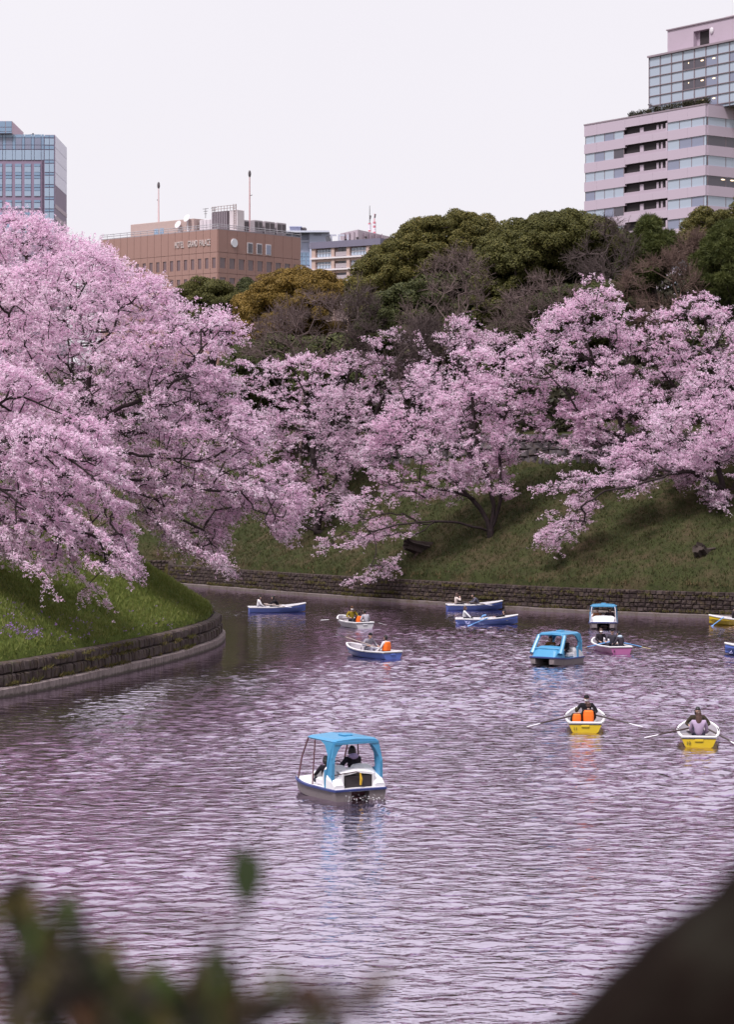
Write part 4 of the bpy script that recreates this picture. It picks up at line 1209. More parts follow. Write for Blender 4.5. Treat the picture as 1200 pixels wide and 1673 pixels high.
def brown_hotel():
    C = Vector((-29.8, 482)); Lp = Vector((-55.6, 505)); Rp = Vector((-13.4, 499.6))
    zt = EYE + 397 / FPX * 482 - 14
    angL, LL = frame_of((Lp.x, Lp.y), (C.x, C.y))
    root = empty('hotel_building', (C.x, C.y, 14), angL, 'brown panelled hotel with a white disc and lettering near its roof corner', 'building')
    M_p = paint('brown_precast', (.31, .182, .16), .7, .07, .25, dirt=(.36, .27, .25), dirt_amt=.3)
    M_j = flat('panel_joint', (.11, .07, .06), .8)
    M_w = paint('tinted_hotel_glass', (.135, .085, .095), .1, .15, .3, .6, dirt_amt=0)
    LR = (Rp - C).length
    # local: long face along -x at y = 0, right face along +y at x = 0 (its own outward is +x)
    wb_ = MB(); wb_.span(-LL + .15, -.15, .15, LR - .15, -14, zt - .1); wb_.build('wall', M_j, root)
    rows = [(0, 4.55, None), (4.55, 4.15, (1.05, 3.15)), (8.70, 4.05, (.8, 1.95)), (12.75, 4.1, (.35, 2.6)), (16.85, 4.1, (.35, 2.6)), (20.95, 4.1, (.35, 2.6))]
    rows += [(25.05 + 4.1 * k, 4.05, (.35, 2.6)) for k in range(5)]
    g = .07
    # 16 bays on the long face, 9 on the right
    for face, n, length, rz in (('l', 17, LL, 0.0), ('r', 9, LR, R(90))):
        w = length / n - g
        solid = {}; holed = {}
        for (d, h, win) in rows:
            key = (round(h, 2), win)
            if win:
                ww = .50 if face == 'l' else .62
                x0, x1 = w * (.5 - ww / 2), w * (.5 + ww / 2)
                if key not in holed: holed[key] = (panel_with_hole('wall_panel', w, h - g, x0, x1, h - g - win[1], h - g - win[0], .22, M_p), MB().span(0, x1 - x0, 0, .05, 0, win[1] - win[0]).mesh('window_pane', M_w))
            else:
                if key not in solid: solid[key] = MB().span(0, w, 0, .22, 0, h - g).mesh('wall_panel', M_p)
            for i in range(n):
                if face == 'l': P_ = lambda ox, oy: (-LL + i * length / n + ox + g / 2, oy - .1)
                else: P_ = lambda ox, oy: (.1 - oy, i * length / n + ox + g / 2)
                z = zt - d - h
                me = holed[key][0] if win else solid[key]
                top3 = face == 'r' and d == 0 and i in (3, 4, 5)
                a = P_(0, 0)
                link('wall_panel', me, root, (a[0], a[1], z), (0, 0, rz))
                if win:
                    b = P_(x0, .13); link('window_pane', holed[key][1], root, (b[0], b[1], z + h - g - win[1]), (0, 0, rz))
                if top3:
                    fr = MB(); fr.span(0, 1.55, -.05, .03, 0, 2.2); link('window_frame', fr.mesh('window_frame', M_white_metal), root, (P_(.22, .0)[0] + .02, P_(.22, 0)[1], z + .25), (0, 0, rz))
                    pn = MB(); pn.span(0, 1.2, -.09, -.04, 0, 1.85); link('window_pane', pn.mesh('window_pane', M_glass_dark if i < 5 else M_glass_mid), root, (P_(.4, 0)[0] + .03, P_(.4, 0)[1], z + .42), (0, 0, rz))
    # lettering and disc
    M_let = paint('white_letters', (.55, .47, .47), .5)
    for body, xa, xb in (('HOTEL', -12.2, -9.5), ('GRAND', -8.4, -5.55), ('PALACE', -5.05, -1.9)):
        me = text_mesh(body, 1.75, .06, M_let, 'sign_lettering')
        w = max(v.co.x for v in me.vertices)
        link('sign_lettering', me, root, (xa, -.2, zt - 3.15), (R(90), 0, 0), ((xb - xa) / w, 1.05, 1))
    dm = MB(); dm.tube([(.08, 4.5, zt - 2.5), (.30, 4.5, zt - 2.5)], .88, 28); dm.build('round_sign', paint('white_disc', (.66, .66, .72), .5), root)
    # roof edge, penthouses and plant
    rf = MB(); rf.span(-LL, 0, 0, LR, zt - .1, zt + .12); rf.build('roof', paint('roof_membrane', (.30, .27, .30), .7), root)
    rl = MB()
    for z in (zt + .55, zt + .95):
        rl.tube([(-LL, -.15, z), (.1, -.15, z), (.1, LR, z)], .07, 5)
    for i in range(18): rl.tube([(-LL + i * LL / 17, -.15, zt), (-LL + i * LL / 17, -.15, zt + .95)], .05, 5)
    for i in range(10): rl.tube([(.1, i * LR / 9, zt), (.1, i * LR / 9, zt + .95)], .05, 5)
    rl.build('guard_rail', paint('grey_rail', (.38, .36, .40), .5), root)
    ph = MB(); ph.bbox((-22.0, 10, zt + 1.75), (19, 9, 3.3), .05); ph.build('penthouse', paint('beige_render', (.42, .31, .29), .7), root)
    for x in (-24.2, -22.6): wm = MB(); wm.span(x, x + 1.2, 5.42, 5.5, zt + .3, zt + 2.0); wm.build('penthouse_window', M_glass_blue, root)
    for x, z in ((-16.3, 2.4), (-13.7, 3.5)):
        dmb = MB(); dmb.ellipsoid((x, 4.6, zt + z), (.85, .85, .3), 12, 4, M=Matrix.Rotation(R(65), 3, 'X'), z0=-1, z1=0); dmb.tube([(x, 4.9, zt), (x, 4.9, zt + z)], .12, 6); dmb.tube([(x - .6, 4.9, zt), (x + .5, 4.9, zt + 1.1)], .1, 5)
        dmb.build('satellite_dish', M_white_metal, root)
    ct = MB(); ct.bbox((-5.0, 7.5, zt + 2.2), (4.5, 4, 4.2), .06); ct.build('cooling_tower', paint('dark_louvre', (.12, .095, .11), .6), root)
    ls = MB()
    for i in range(9): ls.span(-7.15 + i * .5, -6.9 + i * .5, 5.36, 5.5, zt + .5, zt + 4.1)
    ls.build('louvre_slats', paint('louvre_slat', (.24, .20, .23), .6), root); tag(root.children[-1], kind='stuff')
    ct = MB(); ct.bbox((-1.5, 6.9, zt + 2.2), (2.3, 2.0, 4.3), .06); ct.build('water_tank', paint('white_tank', (.60, .53, .56), .5), root)
    ct = MB()
    for i in range(4): ct.bbox((-11.4 + i * 1.05, 8.0, zt + 1.7), (.95, 3, 2.7), .05)
    ct.build('duct_bank', paint('white_duct', (.58, .52, .56), .5), root)
    rl = MB()
    for x0, x1, y in ((-7.3, -.3, 5.6),):
        for z in (4.8, 5.3): rl.tube([(x0, y, zt + z), (x1, y, zt + z)], .05, 5)
        for i in range(9): rl.tube([(x0 + i * .87, y, zt + 4.3), (x0 + i * .87, y, zt + 5.4)], .05, 5)
    for x in (-1.3, -.7): rl.tube([(x, 5.8, zt + .4), (x, 5.8, zt + 5.6)], .05, 5)
    for i in range(10): rl.tube([(-1.3, 5.8, zt + .8 + i * .48), (-.7, 5.8, zt + .8 + i * .48)], .04, 4)
    rl.build('roof_railing', paint('rust_rail', (.30, .22, .22), .6), root)
    for x in (-11.6, -9.2):
        an = MB(); an.tube([(x, 8, zt + 3.6), (x, 8, zt + 5.6)], .06, 5)
        for z, w in ((5.5, .8), (5.0, .6), (4.5, .4)): an.tube([(x - w, 8, zt + z), (x + w, 8, zt + z)], .05, 4)
        an.build('television_aerial', M_dark_metal, root)
    for y0, w in ((8.0, 3.4), (11.2, 2.6), (14.2, 3.2), (17.8, 3.0)):
        ac = MB(); ac.bbox((-3.2 if y0 < 9 else -1.8, y0 + w / 2, zt + 1.5), (2.0, w * .92, 2.5), .08); ac.build('chiller_unit', paint('grey_unit', (.33, .29, .32), .5), root)
        fg = MB()
        for q in range(2): fg.span(-.84 if y0 > 9 else -2.24, -.76 if y0 > 9 else -2.16, y0 + w * .08 + q * w * .46, y0 + w * .08 + q * w * .46 + w * .36, zt + .6, zt + 2.4)
        fg.build('fan_grille', M_dark_metal, root)
    for px, d_, tip, lab in ((259, 505, 297, 'shorter white roof mast with a dark lamp tip on the hotel penthouse'), (408, 492, 278, 'taller reddish roof mast with a dark lamp tip on the hotel')):
        zb_ = 14 + zt + (3.5 if px < 300 else .1); q = at(px, tip, d_); p = V(q.x, q.y, zb_); h = q.z - zb_ - 1.3
        m = empty('roof_mast', p, angL, lab, 'mast', 'slim masts on the hotel roof')
        a = MB(); a.tube([(0, 0, 0), (0, 0, h * .6), (0, 0, h)], [.19, .15, .12], 8); a.build('pole', paint('mast_paint', (.62, .46, .48), .5) if px < 300 else paint('mast_paint_red', (.55, .34, .35), .5), m)
        a = MB(); a.ellipsoid((0, 0, h + .55), (.3, .3, .75), 8, 6); a.build('lamp_tip', M_dark_metal, m)
        a = MB(); a.tube([(-.5 if px < 300 else 0, 0, h * .66), (.1 if px < 300 else .7, 0, h * .66 + .1)], .08, 5); a.build('step_bracket', M_dark_metal, m)
brown_hotel()

# ---------- blue glass tower at the left
def glass_tower():
    d = 650.0; s = d / FPX
    x1 = (89 - 600) * s; zt = EYE + 551 * s - 14
    root = empty('office_tower', (x1, d, 14), 0, 'blue glass and mauve stone tower beyond the cherry trees at the left edge', 'building')
    M_st = paint('mauve_stone', (.25, .185, .27), .6, .05, .1)
    M_fin = flat('blue_mullion', (.16, .14, .24), .4)
    wb_ = MB(); wb_.span(-40, -2.75, 3.2, 26, -14, zt); wb_.span(-2.75, 0, .3, 26, -14, zt); wb_.build('wall', M_st, root)
    bp, bb, bs = unit_box('window_pane', M_glass_blue), unit_box('window_pane', M_glass_blue_pale), unit_box('stone_panel', M_st)
    gy = unit_box('window_pane', M_glass_mid)
    zz = lambda y: zt - (y - 305) / 7.607 * s      # photo (zoomed) row to height
    # glazed corner bay
    rowsz = [305, 345, 435, 490, 620, 660, 775, 808, 925, 960, 1078, 1112, 1228, 1264, 1375, 1410, 1525, 1560, 1680]
    for a, b in zip(rowsz, rowsz[1:]):
        for q in range(2):
            x = -2.62 + q * 1.27
            place('window_pane', bb if (b - a) > 60 else bp, root, x * 7.6 * s * .83, .1, zz(b) + .12, 1.15 * 7.6 * s * .83, .2, max(.3, zz(a) - zz(b) - .24))
    # main face, set back behind the bay
    F0 = -2.75
    def col(x): return (x - 680) / 7.607 * s
    top = zz(283)
    for (a, b, kind) in ((283, 322, 'b'), (328, 412, 'g'), (418, 466, 'g'), (476, 600, 'b')):
        for xa, xb in ((-90, -60), (-55, 8), (14, 48), (52, 132), (136, 170), (174, 250), (256, 284), (290, 366), (372, 404), (410, 490), (496, 528)):
            wide = xb - xa > 50
            place('window_pane', gy if kind == 'g' and wide else (bb if kind == 'b' and a > 400 else bp), root, col(xa), 3.0, zz(b), col(xb) - col(xa), .2, zz(a) - zz(b))
    for k, (xa, xb) in enumerate(((-190, -115), (-72, 5), (48, 125), (166, 245), (285, 364), (404, 482))):
        for (a, b) in ((648, 682), (686, 752), (756, 792), (800, 832), (838, 905), (908, 942), (950, 984), (988, 1052), (1102, 1130), (1138, 1205), (1255, 1285), (1290, 1352), (1405, 1440), (1444, 1510)):
            place('window_pane', bb if (b - a) > 50 else bp, root, col(xa), 3.0, zz(b), col(xb) - col(xa), .15, zz(a) - zz(b))
    for x in (496, 512):
        place('stone_panel', bs, root, col(x), 2.9, zz(1700), col(x + 6) - col(x), .3, zz(605) - zz(1700))
    # white glass screen wrapping the side top, with joints
    sm = unit_box('screen_panel', paint('white_screen', (.66, .63, .78), .35))
    for j in range(4):
        place('screen_panel', sm, root, -.05, .6, zz(305) - 13.4 + j * 3.36, .12, 25.2, 3.26)
    sb = unit_box('stone_band', paint('pale_band', (.46, .36, .42), .6))
    for zq in (1110, 1250): place('stone_band', sb, root, -.02, .5, zz(zq) - 2.2, .1, 25.4, 1.1)
    # upper block at the roof
    ub = MB(); ub.span(col(-120), col(135), 2, 24, zz(275), zz(122)); ub.build('upper_wall', paint('pink_upper_wall', (.50, .38, .44), .6), root)
    for xa, xb in ((-110, -60), (-55, 52), (60, 132)):
        for a, b in ((125, 196), (204, 252), (258, 274)):
            place('window_pane', bp, root, col(xa), 1.85, zz(b), col(xb) - col(xa), .2, zz(a) - zz(b))
    rl = MB(); rl.tube([(col(378), 5, zz(283)), (col(378), 5, zz(255))], .25, 5); rl.tube([(col(340), 5, zz(275)), (col(395), 5, zz(272))], .15, 4); rl.build('roof_antenna', M_dark_metal, root)
glass_tower()

# ---------- pale blue office behind the hotel
def pale_office():
    d = 590.0; s = d / FPX
    X = lambda z: (460 + z / 6.316 - 600) * s
    Z = lambda y: EYE - (330 + y / 6.316 - 771) * s - 14
    root = empty('office_building', (X(300), d, 14), 0, 'pale blue office with a curved roof edge between the brown hotel and the beige block', 'building')
    ox = X(300); x = lambda z: X(z) - ox
    M_b = paint('pale_blue_cladding', (.44, .47, .62), .5, .05, .1)
    w_ = MB(); w_.span(x(-60), x(285), 1.2, 24, -14, Z(330)); w_.span(x(290), x(455), 0, 24, -14, Z(318)); w_.build('wall', M_b, root)
    rf = MB(); rf.span(x(-60), x(495), -1.5, 26, Z(318), Z(300)); rf.build('roof', paint('pale_roof', (.56, .58, .70), .5), root)
    gb_ = MB(); gb_.add([(x(455), 0, Z(365)), (x(490), 0, Z(325)), (x(490), 0, Z(318)), (x(455), 0, Z(318)), (x(455), 24, Z(365)), (x(490), 24, Z(325)), (x(490), 24, Z(318)), (x(455), 24, Z(318))], [(0, 1, 2, 3), (7, 6, 5, 4), (0, 4, 5, 1), (1, 5, 6, 2), (2, 6, 7, 3), (3, 7, 4, 0)]); gb_.build('eaves_bracket', M_b, root)
    pm = unit_box('window_pane', M_glass_blue); sm = unit_box('grey_panel', paint('grey_blue_panel', (.27, .28, .38), .5))  # window panes, and darker grey blue panels on the cladding
    for a, b in ((515, 560), (566, 602), (606, 645), (690, 730), (736, 775), (860, 900)):
        for xa, xb in ((216, 252), (258, 294), (130, 170), (174, 212)): place('window_pane', pm, root, x(xa), 1.05, Z(b), x(xb) - x(xa), .2, Z(a) - Z(b))
    place('grey_panel', sm, root, x(150), 1.0, Z(382), x(288) - x(150), .2, Z(322) - Z(382))
    place('grey_panel', sm, root, x(335), -.12, Z(345), x(412) - x(335), .2, Z(330) - Z(345))
    me = text_mesh('HOTEL', 4.4, .08, paint('faint_letters', (.50, .50, .62), .5), 'sign_lettering'); link('sign_lettering', me, root, (x(178), 1.0, Z(470)), (R(90), 0, 0), (.98, 1.1, 1))
    pb = MB(); pb.span(x(78), x(190), 6, 16, Z(300), Z(232)); pb.span(x(74), x(205), 5, 17, Z(234), Z(228)); pb.build('penthouse', paint('grey_penthouse', (.38, .39, .50), .5), root)
    st = MB()
    for k in (192, 218, 240): st.tube([(x(k), 8, Z(300)), (x(k), 8, Z(238))], .3, 5)
    st.tube([(x(190), 8, Z(240)), (x(244), 8, Z(240))], .3, 5); st.tube([(x(192), 8, Z(300)), (x(240), 8, Z(240))], .25, 5); st.build('roof_frame', M_dark_metal, root)
pale_office()

# ---------- beige block with a slate band
def beige_block():
    d = 430.0; s = d / FPX
    X = lambda z: (460 + z / 6.316 - 600) * s
    Z = lambda y: EYE - (330 + y / 6.316 - 771) * s - 14
    x0, y0 = X(308), d
    ang = R(-34); root = empty('apartment_building', (x0, y0, 14), ang, 'beige block with white storey bands under a slate grey roof band', 'building')
    def x(z):
        rho = (460 + z / 6.316 - 600) / FPX
        return (rho * d - x0) / (math.cos(ang) - rho * math.sin(ang))
    M_b = paint('beige_render', (.46, .33, .30), .65, .05, .2); M_sl = paint('slate_band', (.17, .155, .22), .5, .08, .3)
    W = x(1020)
    w_ = MB(); w_.span(.05, W, .5, 18, -14, Z(485)); w_.build('wall', paint('recess_render', (.30, .22, .22), .7), root)
    sl = MB(); sl.span(-.15, W + .2, -.25, 18.2, Z(486), Z(420)); sl.build('roof_band', M_sl, root)
    col_ = unit_box('pier', M_b); bd = unit_box('storey_band', paint('white_band', (.68, .62, .66), .5)); sp = unit_box('spandrel_panel', M_b)
    pn = unit_box('window_pane', M_glass_pale); dk_ = unit_box('window_pane', M_glass_dark); rl = unit_box('balcony_rail', paint('grey_rail', (.36, .31, .34), .5)); fm = unit_box('window_bar', M_white_metal)
    for a, b in ((312, 350), (514, 546), (672, 704), (876, 912), (1000, 1020)):
        place('pier', col_, root, x(a), -.02, -14, x(b) - x(a), .6, Z(486) + 14)
    for f in range(5):
        o = f * 120
        place('storey_band', bd, root, -.1, -.3, Z(597 + o), W + .1, .9, Z(580 + o) - Z(597 + o))
        place('spandrel_panel', sp, root, .1, .15, Z(625 + o), W - .2, .4, Z(597 + o) - Z(625 + o))
        for a, b, kind in ((356, 512, 'w'), (570, 668, 'b'), (708, 872, 'w'), (916, 996, 'b')):
            zt_, zb_ = Z(498 + o + (0 if f else 0)), Z(574 + o)
            if kind == 'w':
                n = 5
                for q in range(n):
                    w = (x(b) - x(a)) / n; place('window_pane', pn, root, x(a) + q * w + .05, .38, zb_, w - .1, .08, zt_ - zb_)
                place('window_bar', fm, root, x(a), .33, (zt_ + zb_) / 2, x(b) - x(a), .06, .12)
            else:
                for q in range(2):
                    w = (x(b) - x(a)) / 2; place('window_pane', dk_, root, x(a) + q * w + .05, .42, zb_, w - .1, .05, zt_ - zb_ + .2)
                place('balcony_rail', rl, root, x(a) - .3, .1, zb_, x(b) - x(a) + .3, .06, .75)
beige_block()

# ---------- mauve block far behind, with two banded antennas
def antenna_block():
    d = 640.0; s = d / FPX
    X = lambda z: (460 + z / 6.316 - 600) * s
    Z = lambda y: EYE - (330 + y / 6.316 - 771) * s - 14
    x0 = X(790); root = empty('office_building', (x0, d, 14), 0, 'mauve flat topped block far behind the beige block', 'building')
    x = lambda z: X(z) - x0
    M_m = paint('mauve_render', (.44, .36, .42), .6, .05, .1)
    w_ = MB()
    pts = [(x(605), 6), (x(790), 0), (x(1120), 9), (x(1120), 30), (x(605), 30)]
    zt_, n = Z(288), 5
    tops = [Z(302), Z(284), Z(322), Z(322), Z(302)]
    w_.add([(p[0], p[1], -14) for p in pts] + [(p[0], p[1], t_) for p, t_ in zip(pts, tops)], [(i, (i + 1) % n, n + (i + 1) % n, n + i) for i in range(n)] + [(5, 6, 7, 8, 9)])
    w_.build('wall', M_m, root)
    jt = MB()
    for z_ in (650, 700, 750, 860, 920, 980, 1040): jt.span(x(z_) - .12, x(z_) + .12, -.3 + (abs(z_ - 790) * .028 if z_ < 790 else (z_ - 790) * .0205) * 1.0, .3 + abs(z_ - 790) * .03, Z(380), Z(305 if z_ < 790 else 310))
    jt.build('wall_joints', flat('mauve_joint', (.32, .25, .30)), root)
    for z_, y_ in ((665, 372), (785, 368), (870, 352), (995, 362)):
        v_ = MB(); v_.span(x(z_ - 14), x(z_ + 14), -1.4 + abs(z_ - 790) * .03, 1.2 + abs(z_ - 790) * .03, Z(y_ + 6), Z(y_ - 2)); v_.build('vent_ledge', M_dark_metal, root)
    M_r, M_w = paint('antenna_red', (.60, .20, .26), .5), paint('antenna_white', (.74, .70, .78), .5)
    for xa, y0, y1, lab, tip in ((912, 282, 192, 'red and white banded roof antenna with the taller needle', 12), (962, 305, 178, 'thicker red and white banded roof antenna with the short needle', 95)):
        m = empty('roof_antenna', (X(xa), d + 6, 14 + Z(y0)), 0, lab, 'antenna', 'banded antennas on the mauve block')
        H_ = Z(y1) - Z(y0); nseg = 6; rad = 15 / 6.316 * s
        for q in range(nseg):
            a = MB(); a.tube([(0, 0, H_ * q / nseg), (0, 0, H_ * (q + 1) / nseg - .05)], rad, 10); a.build('band', M_r if q in (0, 3, 5) and not (q == 3 and xa < 950) else M_w, m)
        a = MB(); a.tube([(0, 0, H_), (0, 0, H_ + Z(tip) - Z(y1))], [.13, .07], 5); a.build('needle', M_r if tip > 50 else M_dark_metal, m)
        a = MB(); a.tube([(rad * .2, 0, H_ + 1), (rad * .7, 0, H_ + 2)], .2, 5); a.build('dish', M_dark_metal, m)
antenna_block()

# ================================================================== BOATS AND PEOPLE
def loft(mb, rows, mi=0, flip=False):
    """rows of points joined into a skin"""
    b = len(mb.v); n = len(rows[0])
    for r_ in rows: mb.v += [tuple(p) for p in r_]
    for i in range(len(rows) - 1):
        for j in range(n - 1):
            q = (b + i * n + j, b + i * n + j + 1, b + (i + 1) * n + j + 1, b + (i + 1) * n + j)
            mb.f.append(q[::-1] if flip else q); mb.m.append(mi)

HULL = {k: paint('hull_' + k, c, .32, .08, 1.5, .5, dirt=(.10, .09, .09), dirt_amt=.3) for k, c in
        dict(blue=(.10, .16, .52), yellow=(.62, .42, .012), pink=(.40, .115, .29), white=(.60, .57, .62), grey=(.23, .20, .22)).items()}
M_rim = paint('white_gunwale', (.76, .73, .77), .35, .05, 2, .5, dirt_amt=.25)
M_inner = paint('boat_interior', (.30, .27, .31), .55, .12, 2, .3, dirt_amt=.4)
M_thwart = paint('boat_seat', (.36, .32, .34), .5, .1, 2, .3, dirt_amt=.35)
M_strake = paint('dark_strake', (.06, .06, .13), .4)
M_num = flat('stencil_black', (.02, .02, .025), .6)
M_oar_dark = paint('dark_oar_shaft', (.045, .025, .025), .45)
M_oar_blue = paint('blue_oar', (.13, .30, .62), .4)
M_oar_wood = paint('pale_oar_shaft', (.42, .34, .32), .45)
M_blade_white = paint('white_blade', (.72, .70, .76), .4, dirt_amt=.1)
M_blade_yellow = paint('yellow_blade', (.68, .56, .26), .4)

LB = 3.9
def hull_station(t):
    """t from 0 (transom) to 1 (stem): y, half beam at the rim, half beam at the floor, rim height, keel height"""
    y = -LB / 2 + LB * t
    w = .60 + .12 * math.sin(min(1, t / .55) * math.pi / 2) if t < .55 else .72 * (1 - ((t - .55) / .45) ** 2.3 * .80)
    f = w * (.80 - .35 * max(0, (t - .5) / .5))
    s = .36 + .05 * max(0, .3 - t) + .26 * max(0, (t - .35) / .65) ** 1.8
    k = -.10 + .22 * max(0, (t - .6) / .4) ** 2
    return y, w, f, s, k

def rowboat(label, loc, heading, hull, number='', number_side=None, strake=True, pitch=0.0):
    """heading: the way the stem points, degrees anticlockwise from +x"""
    root = empty('rowing_boat', loc, R(heading - 90), label, 'rowing boat', 'rowing boats on the moat')
    T = [i / 16 for i in range(17)]
    h = MB(); rows = []
    for t in T:
        y, w, f, s, k = hull_station(t)
        rows.append([V(-w, y, s), V(-w * .965, y, s * .66), V(-f, y, .02 + (k + .1)), V(-f * .5, y, k), V(0, y, k - .03), V(f * .5, y, k), V(f, y, .02 + (k + .1)), V(w * .965, y, s * .66), V(w, y, s)])
    loft(h, rows)
    h.f.append(tuple(range(8, -1, -1))); h.m.append(0)
    e = len(rows) * 9 - 9; h.f.append(tuple(range(e, e + 9))); h.m.append(0)
    hull_o = h.build('hull', HULL[hull], root, smooth=False)
    n = MB(); rows = []
    for t in T:
        y, w, f, s, k = hull_station(t); y = y * .97
        rows.append([V(-w + .05, y, s - .02), V(-f + .05, y, .10 + (k + .1)), V(0, y, .07 + (k + .1)), V(f - .05, y, .10 + (k + .1)), V(w - .05, y, s - .02)])
    loft(n, rows, flip=True)
    n.f.append((0, 1, 2, 3, 4)); n.m.append(0); e = len(rows) * 5 - 5; n.f.append(tuple(range(e + 4, e - 1, -1))); n.m.append(0)
    n.build('interior', M_inner, root)
    g = MB()
    left = [V(-hull_station(t)[1], hull_station(t)[0], hull_station(t)[3]) for t in T]; right = [V(-p.x, p.y, p.z) for p in left]
    loop = left + right[::-1] + [left[0]]
    rows = []
    m = len(loop)
    for i, p in enumerate(loop):
        t = (loop[min(i + 1, m - 1)] - loop[max(i - 1, 0)]) if 0 < i < m - 1 else (loop[1] - loop[-2])
        o = V(-t.y, t.x, 0).normalized() if t.length > 0 else V(1, 0, 0)
        if o.dot(V(p.x, p.y * .3, 0)) < 0: o = -o
        z = V(0, 0, 1)
        rows.append([p + o * .035 - z * .045, p + o * .05 + z * .01, p + o * .02 + z * .035, p - o * .045 + z * .028, p - o * .05 - z * .02, p + o * .035 - z * .045])
    loft(g, rows); g.build('gunwale', M_rim, root)
    if strake:
        sk_ = MB(); sk_.span(-.60, .60, -LB / 2 - .012, -LB / 2 + .02, .295, .33); sk_.build('transom_stripe', M_strake, root)
        pl = MB(); pl.bbox((0, -LB / 2 - .012, .235), (.30, .05, .10), .02); pl.build('transom_pad', HULL[hull], root)
    for y, w_, z, d_ in ((-1.55, 1.12, .22, .50), (-.05, 1.30, .24, .28), (1.15, .98, .28, .34)):
        s_ = MB(); s_.bbox((0, y, z), (w_, d_, .045), .012); s_.build('seat', M_thwart, root)
    for sx in (-1, 1):
        o_ = MB(); yy, w, f, s, k = hull_station(.46)
        o_.tube([(sx * w, yy, s + .02), (sx * w, yy, s + .10)], .02, 6); o_.tube([(sx * w - .05, yy - .04, s + .16), (sx * w - .03, yy - .03, s + .10), (sx * w + .03, yy + .03, s + .10), (sx * w + .05, yy + .04, s + .16)], .014, 5)
        o_.build('oarlock', M_dark_metal, root)
    if number:
        me = text_mesh(number, .17, .004, M_num, 'hull_number')
        if number_side is None: link('hull_number', me, hull_o, (-.45, -LB / 2 - .03, .09), (R(90), 0, 0))
        else:
            sx = number_side; yy, w, f, s, k = hull_station(.86)
            link('hull_number', me, hull_o, (sx * (w + .015), yy + (-.1 if sx > 0 else .1), s * .5), (R(90), 0, R(90 + 14) if sx > 0 else R(-90 - 14)))
    return root

def bl(boat, x, y, z):
    """a point of a boat in world space"""
    return Matrix.Translation(boat.location) @ Matrix.Rotation(boat.rotation_euler.z, 4, 'Z') @ V(x, y, z)

def oar(label, hand, lock, blade_tip, shaft, blade):
    """a world space oar from the hand through the lock to the blade's tip"""
    hand, tip = Vector(hand), Vector(blade_tip)
    root = empty('oar', hand, 0, label, 'oar', 'oars of the rowing boats')
    d = (tip - hand); L = d.length; u = d / L
    a = MB(); a.tube([(0, 0, 0), u * .12, u * .13, u * (L - .50)], [.026, .026, .034, .030], 7); a.build('shaft', shaft, root)
    side = u.cross(V(0, 0, 1)); side = side.normalized() if side.length > .01 else V(1, 0, 0)
    nrm = side.cross(u)
    b = MB(); rows = []
    for t, w in ((0, .030), (.12, .07), (.3, .115), (.55, .13), (.85, .12), (1.0, .08)):
        p = u * (L - .56 + .56 * t)
        rows.append([p - side * w - nrm * .004, p + nrm * .012, p + side * w - nrm * .004, p - nrm * .014, p - side * w - nrm * .004])
    loft(b, rows); b.f.append((0, 1, 2, 3)); b.m.append(0); e = len(rows) * 5 - 5; b.f.append((e + 3, e + 2, e + 1, e)); b.m.append(0)
    b.build('blade', blade, root)
    return root

# ------------------------------------------------------------------ people
M_skin = NT('skin').pbr((.50, .31, .25), .55, .3)
M_hair_black = paint('black_hair', (.012, .009, .010), .45, .2, 20, .4, dirt_amt=0)
M_hair_brown = paint('brown_hair', (.070, .034, .027), .45, .2, 20, .4, dirt_amt=0)
M_mask = flat('white_mask', (.78, .76, .80), .7)
M_vest = paint('orange_life_vest', (.90, .17, .025), .6, .06, 6, .2, dirt_amt=.05)
M_strap = flat('vest_strap', (.05, .02, .02), .6)
M_eye = flat('eye', (.02, .015, .015), .3)
CL = {}
def cloth(c):
    if c not in CL: CL[c] = paint('cloth_%d' % len(CL), c, .85, .12, 9, .1, dirt=(.02, .02, .02), dirt_amt=.12)
    return CL[c]

def skin_mesh(name, chains, mat, sub=1):
    """one continuous skinned surface grown on joined chains of (point, radius)"""
    pts, rad, edges, key = [], [], [], {}
    for ch in chains:
        prev = None
        for p, r_ in ch:
            k = tuple(round(c, 3) for c in p)
            if k not in key: key[k] = len(pts); pts.append(p); rad.append(r_ if hasattr(r_, '__len__') else (r_, r_))
            if prev is not None: edges.append((prev, key[k]))
            prev = key[k]
    me = bpy.data.meshes.new(name); me.from_pydata([tuple(p) for p in pts], edges, [])
    o = bpy.data.objects.new(name, me); COL.objects.link(o)
    o.modifiers.new('skin', 'SKIN').use_smooth_shade = True
    for i, v in enumerate(me.skin_vertices[0].data):
        v.radius = rad[i]; v.use_root = (i == 0)
    m = o.modifiers.new('sub', 'SUBSURF'); m.levels = m.render_levels = sub
    dg = bpy.context.evaluated_depsgraph_get()
    out = bpy.data.meshes.new_from_object(o.evaluated_get(dg)); out.name = name
    out.materials.clear(); out.materials.append(mat)
    bpy.data.objects.remove(o); bpy.data.meshes.remove(me)
    return out

